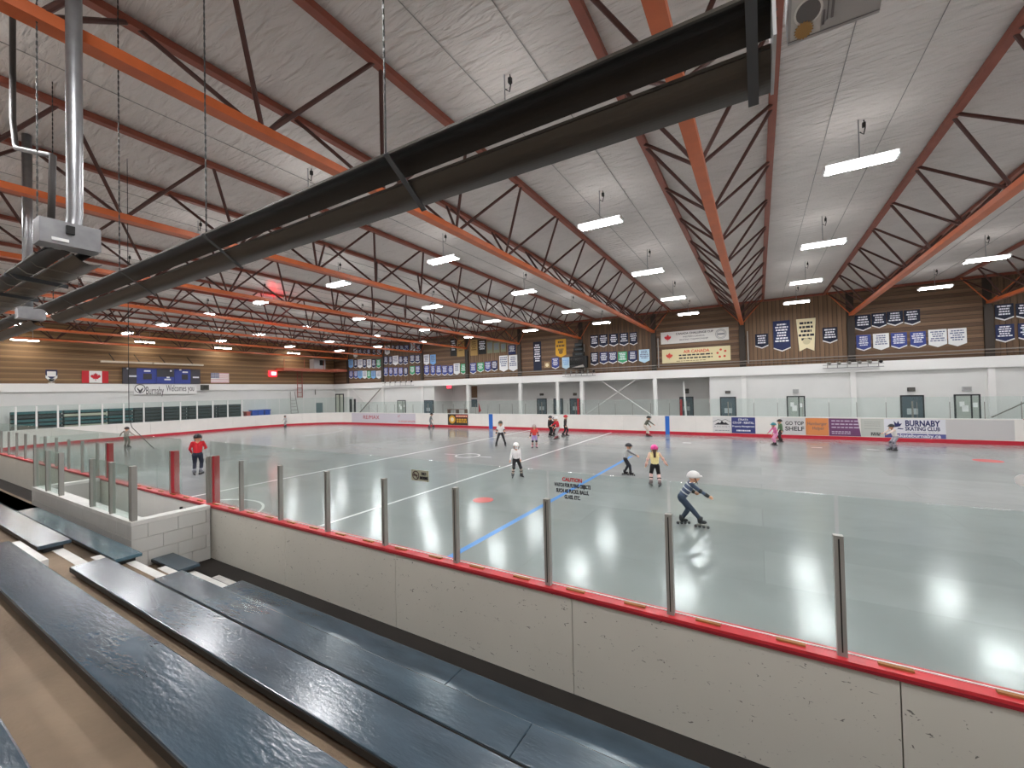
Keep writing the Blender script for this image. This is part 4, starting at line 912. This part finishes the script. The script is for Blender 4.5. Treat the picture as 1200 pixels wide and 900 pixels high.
# welcome sign
Xg = XL+.2
a, b, zb, zt = lwr(156.7, 230.7, 451, 461.7, Xg); W = b-a; t = thing('welcome_sign', 'long white sign with grey script below the scoreboard', 'sign', (Xg, (a+b)/2, zb))
MB().box(Xg-.01, Xg+.02, a, b, zb, zt).build('board', WHITE, t); GRI = mat('ink_charcoal', '#4d4b4c')
text_on(t, 'Burnaby', .95, GRI, (Xg+.025, a+W*.31, (zb+zt)/2-.12), 'left', W*.27); text_on(t, 'Welcomes you', .8, GRI, (Xg+.025, a+W*.72, (zb+zt)/2+.08), 'left', W*.46)
mb = MB(); cy, cz = a+W*.09, (zb+zt)/2+.08
for i in range(20): mb.tube([(Xg+.025, cy+.34*math.cos(2*PI*i/20), cz+.34*math.sin(2*PI*i/20)), (Xg+.025, cy+.34*math.cos(2*PI*(i+1)/20), cz+.34*math.sin(2*PI*(i+1)/20))], .03, 4)
mb.prism([(cy-.22, cz+.12), (cy, cz-.14), (cy+.22, cz+.12), (cy+.18, cz-.08), (cy, cz-.42), (cy-.18, cz-.08)], 0, Xg+.02, Xg+.026); mb.build('emblem', GRI, t)
a, b, zb, zt = lwr(236.7, 244.7, 451, 457, XL+.5); t = thing('wall_speaker', 'dark square loudspeaker on the white ledge', 'speaker', (XL+.4, (a+b)/2, zb)); MB().box(XL+.18, XL+.55, a, b, zb, zt).build('cabinet', mat('speaker_dark', '#4b4a44', .6), t); MB().box(XL+.55, XL+.56, a+.1, b-.1, zb+.1, zt-.1).build('grille', mat('grille_dark', '#34332f', .8), t)
# exit sign
a, b, zb, zt = lwr(315.5, 324.5, 434.8, 441, XL+.15); t = thing('exit_sign', 'glowing red exit sign on the plank end wall', 'exit sign', (XL+.1, (a+b)/2, zb)); MB().box(XL+.03, XL+.15, a, b, zb, zt).build('case', mat('exit_case', '#e02a35', .5, emit=('#ff2030', 4)), t); MB().box(XL+.15, XL+.16, a+.25, b-.1, zb+.18, zt-.12).build('face', mat('exit_face', '#ffe5dd', .5, emit=('#ffd9d0', 6)), t)
# catwalk in the corner
p0, p1 = onX(332, 432.5, XL+1.4), onY(407, 432.5, YF-.5)
t = thing('corner_catwalk', 'rusty red steel platform high in the corner', 'catwalk', (XL+.7, (p0.y+YF)/2, p0.z))
zc = p0.z; MB().box(XL+.05, XL+1.5, p0.y, YF-.2, zc-.16, zc+.14).build('beam', mat('rust_red_steel', '#b5664f', .5), t); MB().box(XL+1.5, -42.3, YF-1.7, YF-.2, zc-.16, zc+.14).build('beam', mat('rust_red_steel', '#b5664f'), t)
for y in (p0.y+.1, p0.y+2.4, p0.y+4.8): MB().tube([(XL+1.4, y, zc+.14), (XL+1.4, y, zc+1.2)], .03, 6).build('rail_post', mat('rust_red_steel', '#b5664f'), t)
MB().tube([(XL+1.4, p0.y, zc+1.2), (XL+1.4, YF-.3, zc+1.2)], .025, 6).build('handrail', ALUD, t)
a, b, zb, zt = lwr(366.5, 380, 421, 430, XL+.9); t = thing('air_handler', 'pale grey equipment cabinet standing on the corner platform', 'equipment box', (XL+.7, (a+b)/2, zc+.14)); MB().box(XL+.3, XL+1.1, a, b, zc+.14, zt).build('cabinet', GREYM, t); MB().box(XL+1.1, XL+1.12, a+(b-a)*.5, b-.15, zc+.6, zt-.1).build('grille', BLACK, t)
a, b, zb, zt = lwr(349, 354.5, 449, 466, XL+.4)
t = thing('wall_ladder', 'short red ladder hanging from the corner platform', 'ladder', (XL+.35, (a+b)/2, zb)); RL = mat('ladder_red', '#a05348', .5)
for y in (a, b): MB().tube([(XL+.35, y, zb), (XL+.35, y, zc)], .045, 6).build('stile', RL, t)
z = zb+.1
while z < zc: MB().tube([(XL+.35, a, z), (XL+.35, b, z)], .035, 6).build('rung', RL, t); z += .5
a, b, zb, zt = lwr(342, 347, 459, 484, XL+.6); t = thing('step_ladder', 'grey step ladder leaning by the end wall', 'ladder', (XL+.6, (a+b)/2, 0))
for y, y2 in ((a, a-.25), (b, b+.25)): MB().tube([(XL+.35, y, zt), (XL+.9, y2, 0)], .04, 6).build('stile', ALU, t)
for i in range(8): MB().tube([(XL+.9-.07*i, a-.2+.03*i, .35*i+.2), (XL+.9-.07*i, b+.2-.03*i, .35*i+.2)], .03, 6).build('rung', ALU, t)
# doors and openings in the end wall
a, b, zb, zt = lwr(370.5, 378, 472, 485, XL+.03); t = thing('door_11', 'small grey door in the end wall', 'door', (XL, (a+b)/2, 0), None, 'structure'); MB().box(XL, XL+.06, a, b, 0, zt).build('door_leaf', mat('door_grey_blue', '#6f8286', .5), t); MB().box(XL+.06, XL+.08, b-.2, b-.1, 1, 1.15).build('door_handle', ALU, t)
a, b, zb, zt = fwr(392, 403, 461.5, 485, Yw); a = max(a, XL+.3); t = thing('door_12', 'tall lit glazed double doors in the corner', 'door', ((a+b)/2, Yw, 0), None, 'structure')
MB().box(a, b, Yw-.03, Yw-.01, 0, zt).build('door_glass', mat('door_lit', '#c9cbbd', .3), t)
for x in (a, (a+b)/2, b): MB().box(x-.05, x+.05, Yw-.08, Yw-.03, 0, zt).build('door_frame', DOORF, t)
MB().box(a, b, Yw-.08, Yw-.03, zt-.12, zt).build('door_frame', DOORF, t)
for i, (x0, x1) in enumerate(((410, 412.6), (415, 417))):
    a, b, zb, zt = fwr(x0, x1, 467.5, 483, Yw); o = MB().box(a, b, Yw-.05, Yw, max(zb, .4), zt).build('window_%d' % (i+2), DOORF); tag(o, 'narrow dark window slot near the corner doors, %s of two' % ORD[i], 'window', None, 'structure')
# dark slatted stands behind the end glass
TEAL = mat('stand_teal', '#37666a', .5); DARKS = mat('stand_dark', '#3b4446', .6); PALE = mat('stand_pale', '#c9c6b0', .6)
ys = [post_y(x, 490) for x in (14, 47, 77, 130, 160, 195, 224, 259, 288)]
for i in range(8):
    y0, y1 = ys[i]+.05, ys[i+1]-.05; k = i
    t = thing('folded_stand', '%s slatted stand behind the end glass, %s from the red bin' % ('dark' if i > 3 else 'teal', ORD[7-i]), 'stand', (-44.5, (y0+y1)/2, 0), 'slatted stands behind the end glass')
    MB().box(-44.75, -44.6, y0, y1, 0, 2.45).build('back_panel', BLACK, t)
    for q in range(8):
        M = PALE if (i == 2 and q in (3, 6)) else (TEAL if (i < 4 and q % 3) else DARKS)
        MB().box(-44.6, -44.3-.02*(q % 2), y0, y1, .32+.28*q, .32+.28*q+.18).build('slat', M, t)
for i, (x, M, lb_) in enumerate(((289.5, mat('bin_red', '#c0504a', .5), 'red plastic bin next to the slatted stand'), (297, mat('bin_blue', '#2f57c4', .5), 'blue plastic bin next to the red bin'), (304, mat('bin_blue', '#2f57c4'), 'blue plastic bin in the middle of the bins'), (312, mat('bin_blue', '#2f57c4'), 'blue plastic bin furthest from the stands'))):
    p = onX(x, 485, -44.5); wd = .27 if i else .18; t = thing('plastic_bin', lb_, 'bin', (-44.5, p.y, 0), 'plastic bins')
    h_ = 1.72 if i else 1.6
    mb = MB(); mb.prism([(p.y-wd*.8, 0), (p.y+wd*.8, 0), (p.y+wd, h_), (p.y-wd, h_)], 0, -44.8, -44.2); mb.build('body', M, t); MB().box(-44.85, -44.15, p.y-wd-.05, p.y+wd+.05, h_, h_+.08).build('rim', M, t)
a, b, zb, zt = lwr(366, 373, 458, 462.5, XL+.1); t = thing('wall_box', 'small grey alarm box with cable on the end wall', 'wall box', (XL+.1, (a+b)/2, zb)); MB().box(XL+.02, XL+.15, a+.4, b-.4, zb, zt).build('body', ALUD, t); MB().tube([(XL+.1, (a+b)/2, zt), (XL+.1, (a+b)/2, ZLB)], .04, 5).build('cable', ALUD, t)
# hanging rope near the box
x = onY(151, 470, 3.9).x
tag(MB().tube([(x, 3.9, ZC), (x, 3.9, 2.75), (x+.3, 3.86, 2.5), (-11.13, 3.75, 2.1)], .007, 5).build('hanging_rope', BLACK), 'thin dark rope dropping from the roof to the box glass', 'rope')

# ================================================================== SKATERS
import numpy as np
SKIN = mat('skin', '#d9a383', .55)
def pmat(h): return mat('cloth_'+h.strip('#'), h, .8)
def ik(a, b, l1, l2, pole):
    d = b-a; L = min(d.length, (l1+l2)*.999); u = d.normalized(); b2 = a+u*L
    x = (l1*l1-l2*l2+L*L)/(2*L); h = math.sqrt(max(0, l1*l1-x*x)); p = (pole-u*pole.dot(u)).normalized()
    return a+u*x+p*h, b2
def blob(P, name, mats, parent, voxel):
    """union of tapered limbs -> one continuous smooth surface, coloured by the nearest limb"""
    mb = MB()
    for a, b, r1, r2, mi, sx in P:
        mb.ball(a, r1, 12, 8, sx); mb.ball(b, r2, 12, 8, sx)
        if (b-a).length > 1e-4: mb.tube([a, b], r1*.985, 12, r2*.985)
    me = mb.mesh(name, None); o = bpy.data.objects.new(name, me); COL.objects.link(o)
    rm = o.modifiers.new('r', 'REMESH'); rm.mode = 'VOXEL'; rm.voxel_size = voxel; rm.use_smooth_shade = True
    sm = o.modifiers.new('s', 'SMOOTH'); sm.factor = .5; sm.iterations = 3
    dg = bpy.context.evaluated_depsgraph_get(); m2 = bpy.data.meshes.new_from_object(o.evaluated_get(dg))
    bpy.data.objects.remove(o); bpy.data.meshes.remove(me)
    for M in mats: m2.materials.append(M)
    n = len(m2.polygons); cc = np.empty(n*3, 'f'); m2.polygons.foreach_get('center', cc); cc = cc.reshape(-1, 3)
    best = np.full(n, 1e9); idx = np.zeros(n, 'i')
    for a, b, r1, r2, mi, sx in P:
        a_, b_ = np.array(a), np.array(b); ab = b_-a_; q = ab.dot(ab)
        t_ = np.clip((cc-a_).dot(ab)/q, 0, 1) if q > 1e-8 else np.zeros(n)
        dd = np.linalg.norm(cc-(a_+t_[:, None]*ab), axis=1)-(r1+(r2-r1)*t_); k = dd < best; best[k] = dd[k]; idx[k] = mi
    m2.polygons.foreach_set('material_index', idx); m2.polygons.foreach_set('use_smooth', [True]*n); m2.update()
    o = bpy.data.objects.new(name, m2); COL.objects.link(o); o.parent = parent; return o
WHEEL = MB().tube([(-.013, 0, 0), (.013, 0, 0)], .5, 10).mesh('wheel', mat('wheel_grey', '#3a3a3e', .5))
WHEELM = {}
def skater(label, feet, top, head, shirt, pants, helmet, lean=.1, stance=(.07, 0, -.07, 0), hands=((.2, .02, .52), (-.2, .02, .52)), socks=None, boots='#25252a', sleeves=None,
           knee=None, hair=None, mask=None, stripe=None, crouch=.0, turn=0, wrist=None, vox=.014):
    """feet/top: photo pixels of the feet midpoint and the helmet top; head: heading in degrees (0 = +X); body in units of height, forward = +Y"""
    P0 = onZ(feet[0], feet[1], 0)
    d = ray(feet[0]+(top[0]-feet[0]), top[1]); tt = math.hypot(P0.x, P0.y)/math.hypot(d.x, d.y); ht = H+d.z*tt
    V = lambda x, y, z: Vector((x, y, z))
    pel = V(0, -.28*lean, .515-crouch); sl, cl = math.sin(lean), math.cos(lean)
    up = V(0, sl, cl); fwd = V(0, cl, -sl)
    chest = pel+up*.2; neck = pel+up*.315; hd = neck+V(0, .25*sl, 1)*.085+V(0, .012, 0); topz = hd.z+.112
    k = ht/topz
    S = lambda v: v*k
    prims = []; SH, PA, SK, SO, SL, HB = 0, 1, 2, 3, 4, 5
    o1 = (1, 1, 1)
    def cap(a, b, r1, r2, m_): prims.append((S(a), S(b), r1*k, r2*k, m_, o1))
    # torso
    for s in (-1, 1):
        cap(pel+V(s*.04, 0, .0), pel+V(s*.045, 0, .0), .062, .062, PA)
        cap(pel+up*.06+V(s*.03, 0, 0), chest+V(s*.04, 0, 0), .062, .068, SH)
        cap(chest+up*.04+V(s*.05, 0, 0), chest+up*.075+V(s*.075, 0, 0), .058, .045, SH)
    cap(neck-up*.02, hd, .034, .036, SK)
    cap(hd+V(0, .0, .01), hd+V(0, .012, -.032), .078, .064, SK); cap(hd+V(0, .074, -.015), hd+V(0, .086, -.025), .014, .015, SK)
    for s in (-1, 1): cap(hd+V(s*.068, -.005, -.01), hd+V(s*.07, -.005, -.025), .014, .011, SK)
    feetp = []
    for s, (fx, fy) in ((1, stance[:2]), (-1, stance[2:])):
        hip = pel+V(s*.055, 0, -.02); ank = V(fx, fy, .105)
        kn, ank = ik(hip, ank, .225, .205, V(s*.1, 1, 0))
        cap(hip, kn, .062, .046, PA); cap(kn, kn+(ank-kn)*.35, .044, .043, SO if socks else PA); cap(kn+(ank-kn)*.35, ank, .043, .034, SO if socks else PA)
        feetp.append((s, ank, kn))
    elb = []
    for s, hp in ((1, hands[0]), (-1, hands[1])):
        sh = chest+up*.085+V(s*.108, 0, 0); hw = V(*hp)
        e, wv = ik(sh, hw, .155, .14, V(s*.5, -.8, -.2))
        cap(sh, e, .038, .031, SL if sleeves is not None else SH); cap(e, wv, .031, .024, HB if sleeves == 'short' else (SL if sleeves is not None else SH))
        u = (wv-e).normalized(); side = u.cross(V(s, .2, .3)).normalized(); nrm = side.cross(u)
        pm = wv+u*.035; cap(wv, pm, .022, .024, HB)
        for q, (w_, l_) in enumerate(((-.018, .036), (-.006, .042), (.006, .04), (.018, .03))):
            f0 = pm+side*w_+u*.012; cap(f0, f0+u*l_*.6+nrm*.006, .0085, .008, HB); cap(f0+u*l_*.6+nrm*.006, f0+u*l_+nrm*.018, .008, .007, HB)
        cap(pm+side*-.02, pm+side*-.038+u*.024, .0095, .008, HB); elb.append((s, e, wv))
    mats = [pmat(shirt), pmat(pants), SKIN, pmat(socks or pants), pmat(sleeves) if sleeves and sleeves != 'short' else pmat(shirt), SKIN]
    th = thing('person', label, 'person', (P0.x, P0.y, 0), 'skaters on the rink'); th.rotation_euler.z = math.radians(head-90)
    body = blob(prims, 'body', mats, th, vox)
    def part(nm, mb, M, par=th, smooth=True):
        o = bpy.data.objects.new(nm, mb.mesh(nm, M, (0, 0, 0), smooth)); COL.objects.link(o); o.parent = par; return o
    # helmet: shell, brim, straps
    hm = MB(); c0 = S(hd+V(0, -.002, .016)); R_ = .098*k
    rings = 7; seg = 16
    for i in range(rings):
        t_ = (PI*.56)*i/(rings-1)
        for q in range(seg):
            a = 2*PI*q/seg; hm.v.append((c0.x+R_*.93*math.sin(t_)*math.cos(a), c0.y+R_*1.12*math.sin(t_)*math.sin(a), c0.z+R_*.98*math.cos(t_)))
    for i in range(rings-1):
        for q in range(seg): j = (q+1) % seg; hm.f.append((i*seg+q, (i+1)*seg+q, (i+1)*seg+j, i*seg+j))
    he = part('helmet', hm, mat('helmet_'+helmet.strip('#'), helmet, .35)); sd = he.modifiers.new('s', 'SOLIDIFY'); sd.thickness = .012*k; sd.offset = -1
    vb = MB()
    for q in range(4): y_ = c0.y-R_*.7+q*R_*.47; vb.box(c0.x-R_*.12, c0.x+R_*.12, y_-.006, y_+.006, c0.z+R_*.72, c0.z+R_*1.0)
    part('visor', MB().prism([(c0.x-R_*.7, c0.y+R_*.85), (c0.x+R_*.7, c0.y+R_*.85), (c0.x+R_*.5, c0.y+R_*1.38), (c0.x-R_*.5, c0.y+R_*1.38)], 2, c0.z+R_*.0, c0.z+R_*.1), mat('helmet_'+helmet.strip('#'), helmet), he, False)
    for s in (-1, 1):
        part('strap', MB().tube([c0+Vector((s*R_*.9, R_*.1, -R_*.1)), S(hd)+Vector((s*R_*.55, R_*.55, -R_*1.05))], .006*k, 5), BLACK, he)
        part('eye', MB().ball(S(hd+V(s*.028, .074, .0)), .0095*k, 8, 5), INK)
    part('mouth', MB().ball(S(hd+V(0, .072, -.05)), .014*k, 8, 4, (1.3, .4, .35)), mat('lips', '#a5504a', .5))
    if mask: part('face_mask', MB().ball(S(hd+V(0, .048, -.04)), .058*k, 12, 8, (.98, .75, .8)), pmat(mask))
    if hair:
        part('hair', MB().tube([S(hd+V(0, -.065, 0)), S(hd+V(0, -.095, -.09)), S(hd+V(0, -.10, -.2))], .045*k, 10, .026*k).ball(S(hd+V(0, -.045, -.02)), .056*k), pmat(hair))
    if stripe:
        for q in range(3):
            p_ = pel+up*(.09+.075*q); r_ = .082
            part('shirt_stripe', MB().tube([S(p_+V(0, 0, 0)), S(p_+up*.018)], 1.0, 16), pmat(stripe)).name = 'shirt_stripe'
            o = th.children[-1]
            for v in o.data.vertices:
                pass
            me_ = o.data
            ctr = S(p_); 
            for v in me_.vertices:
                dv = v.co-ctr; ax = up*dv.dot(up); ra = dv-ax; ra = Vector((ra.x*.118*k, ra.y*.076*k, ra.z*.076*k)); v.co = ctr+ax+ra
    for s, ank, kn in feetp:
        yaw = .28*s
        fu = Vector((math.sin(yaw), math.cos(yaw), 0)); A = S(ank)
        sk = MB(); sk.tube([A+Vector((0, 0, .045*k)), A-fu*.008*k, A-Vector((0, 0, .04*k))], .043*k, 10)
        sk.ball(A+fu*.045*k-Vector((0, 0, .038*k)), .036*k, 10, 6, (1, 1.6, .8)); sk.ball(A-Vector((0, 0, .038*k)), .037*k, 10, 6, (1, 1.2, .9))
        so = part('skate', sk, pmat(boots))
        fr = MB(); p_, q_ = A-fu*.075*k, A+fu*.115*k
        fr.tube([Vector((p_.x, p_.y, .045*k)), Vector((q_.x, q_.y, .045*k))], .014*k, 6); fr.tube([Vector((A.x, A.y, .07*k)), Vector((A.x, A.y, .045*k))], .02*k, 6); part('blade_frame', fr, ALUD, so)
        for q in range(4):
            w_ = p_+(q_-p_)*(q/3); o = bpy.data.objects.new('wheel', WHEEL); COL.objects.link(o); o.parent = so
            o.matrix_local = Matrix.Translation((w_.x, w_.y, .024*k)) @ Matrix.Rotation(-yaw, 4, 'Z') @ Matrix.Diagonal((k*.9, .048*k, .048*k, 1))
        if knee:
            part('knee_pad', MB().ball(S(kn)+Vector((0, .02*k, 0)), .05*k, 10, 6, (1, .8, 1.15)), pmat(knee))
            part('shin_strap', MB().tube([S(kn+(ank-kn)*.5), S(kn+(ank-kn)*.62)], .048*k, 10), pmat(knee))
    if wrist:
        for s, e, wv in elb:
            part('wrist_guard', MB().tube([S(e+(wv-e)*.6), S(wv+(wv-e)*.12)], .034*k, 10, .03*k), pmat(wrist)); part('elbow_pad', MB().ball(S(e), .04*k, 10, 6), pmat(wrist))
    return th
# heading 30 = towards the right of the photo, 210 = towards the left, 120 = away, -60 = towards the viewer
skater('person in red shirt and navy trousers skating alone near the box gate', (232, 556), (232, 508), 150, '#c9202c', '#262b3c', '#1d1c1f', lean=.12, hands=((.12, .16, .62), (-.14, .1, .56)), boots='#8d8f96', stance=(.06, .02, -.07, -.02), mask=None)
skater('person in beige grey outfit with arms spread near the end boards', (148.5, 524.7), (148, 500), 130, '#9a958c', '#6b6660', '#2a2624', lean=.12, hands=((.3, .05, .6), (-.3, .05, .6)), boots='#4b4846', vox=.018)
skater('tiny person in pale clothes by the curved end boards', (334.5, 500.2), (334.5, 486.8), 200, '#c9c8c6', '#b4b3b2', '#4f5456', lean=.2, hands=((.15, .2, .66), (-.2, .1, .55)), vox=.02)
skater('person in grey pushing off beside the dark advert', (505.5, 501.2), (505, 483.8), 40, '#7f8383', '#8c8f90', '#2c2b2b', lean=.3, stance=(.06, -.15, -.08, .12), hands=((.16, .1, .5), (-.16, .0, .5)), vox=.02)
skater('person in white shirt and black leggings standing with legs wide', (587, 522.5), (586.8, 492.8), -60, '#ece9e6', '#232226', '#454a44', lean=.05, stance=(.18, 0, -.18, 0), hands=((.18, .03, .5), (-.18, .03, .5)), sleeves='short', wrist='#38363a', vox=.016)
skater('child in red top and lilac shorts with knee pads', (626.5, 524.8), (626, 497), -60, '#d8453f', '#a58cc4', '#b7a9a4', lean=.08, stance=(.09, 0, -.09, 0), hands=((.2, .03, .45), (-.2, .03, .45)), socks='#e3b9ad', knee='#26242a', boots='#d8a0b0', wrist='#2a282c', vox=.016)
skater('child in white jacket and black shorts near the white line', (605.5, 559), (607, 518), -50, '#efeceb', '#1f1e21', '#e9e7e4', lean=.06, stance=(.12, .03, -.15, -.02), hands=((.22, .1, .42), (-.1, .12, .52)), socks='#e6c9bb', knee='#232225', boots='#4d4f52', mask='#e4e4e6')
skater('person all in black with dark helmet in the far group', (645, 511.5), (644, 487), 60, '#1d1c1f', '#1a1a1d', '#33363a', lean=.06, boots='#17171a', vox=.016)
skater('person in dark clothes partly behind the red jacket', (649.6, 510), (648.7, 489), 60, '#2a2427', '#201f22', '#242328', lean=.1, boots='#17171a', vox=.016)
skater('person in red jacket and grey trousers with white helmet', (652.8, 514.5), (652.6, 488), 230, '#cf2233', '#a5a3a5', '#e9e7e4', lean=.25, stance=(.06, -.05, -.08, .1), hands=((.15, .2, .6), (-.15, .15, .55)), boots='#8d4f52', vox=.016)
skater('person in black with bright red helmet and red sleeve', (663, 511), (665, 486), 40, '#1f1d20', '#1c1b1e', '#cf2030', lean=.08, stance=(.07, .02, -.12, -.1), hands=((.2, -.05, .48), (-.14, .08, .5)), sleeves='#3a2226', boots='#26211f', vox=.016)
skater('person in olive top and pale trousers gliding by the blue stripe', (760, 511.6), (764, 487), 25, '#5f5f54', '#d5cabd', '#3d4440', lean=.55, hands=((.1, .28, .52), (-.12, .1, .5)), stance=(.06, .02, -.07, -.06), boots='#8a2f38', knee='#e0d2c4', vox=.016)
skater('person in grey shirt and dark trousers skating towards the pink helmet', (736.5, 556.8), (742, 518.8), 20, '#b3b3b1', '#24262d', '#2d2f33', lean=.3, stance=(.07, .06, -.08, -.1), hands=((.12, .26, .62), (-.14, .22, .62)), boots='#222327', sleeves='#8f8f90')
skater('child in yellow shirt with pink helmet and long brown hair', (768, 569.2), (771, 521), 105, '#efdf9f', '#191618', '#ea4f9b', lean=.12, stance=(.1, -.05, -.1, .03), hands=((.3, .06, .5), (-.2, .02, .52)), socks='#e8c4bb', knee='#2a2428', boots='#8a7a7c', hair='#3f2a20', sleeves='#edc9b4', wrist='#e9b9ad')
skater('child in striped blue shirt and white helmet leaning forward, nearest skater', (812, 616.5), (821, 552), 15, '#4a5570', '#26344a', '#d9d7d4', lean=.6, crouch=.03, stance=(.07, .14, -.08, -.16), hands=((.1, .4, .42), (-.14, .05, .55)), boots='#2b2c30', sleeves='#43506a', stripe='#c9c9cf', wrist='#26262a')
skater('child in pink snowsuit with teal helmet by the boards', (908, 522), (905, 495), 200, '#e07aa8', '#e79cc0', '#3f8f96', lean=.25, boots='#332b30', hands=((.12, .2, .55), (-.14, .15, .5)), vox=.016)
skater('person in green jacket just behind the child in pink', (915, 518), (912.5, 491), 200, '#5f7d5c', '#3a2a26', '#232022', lean=.12, boots='#2a2422', vox=.016)
skater('person in white top and grey trousers before the skating club advert', (1046.7, 528), (1042.8, 496.5), 205, '#ebe6e4', '#a8a4ad', '#2d3038', lean=.35, hands=((.08, .36, .6), (-.1, .32, .6)), stance=(.06, .03, -.06, -.04), boots='#55565a', sleeves='#e2cfc4', knee='#6b6872', vox=.016)
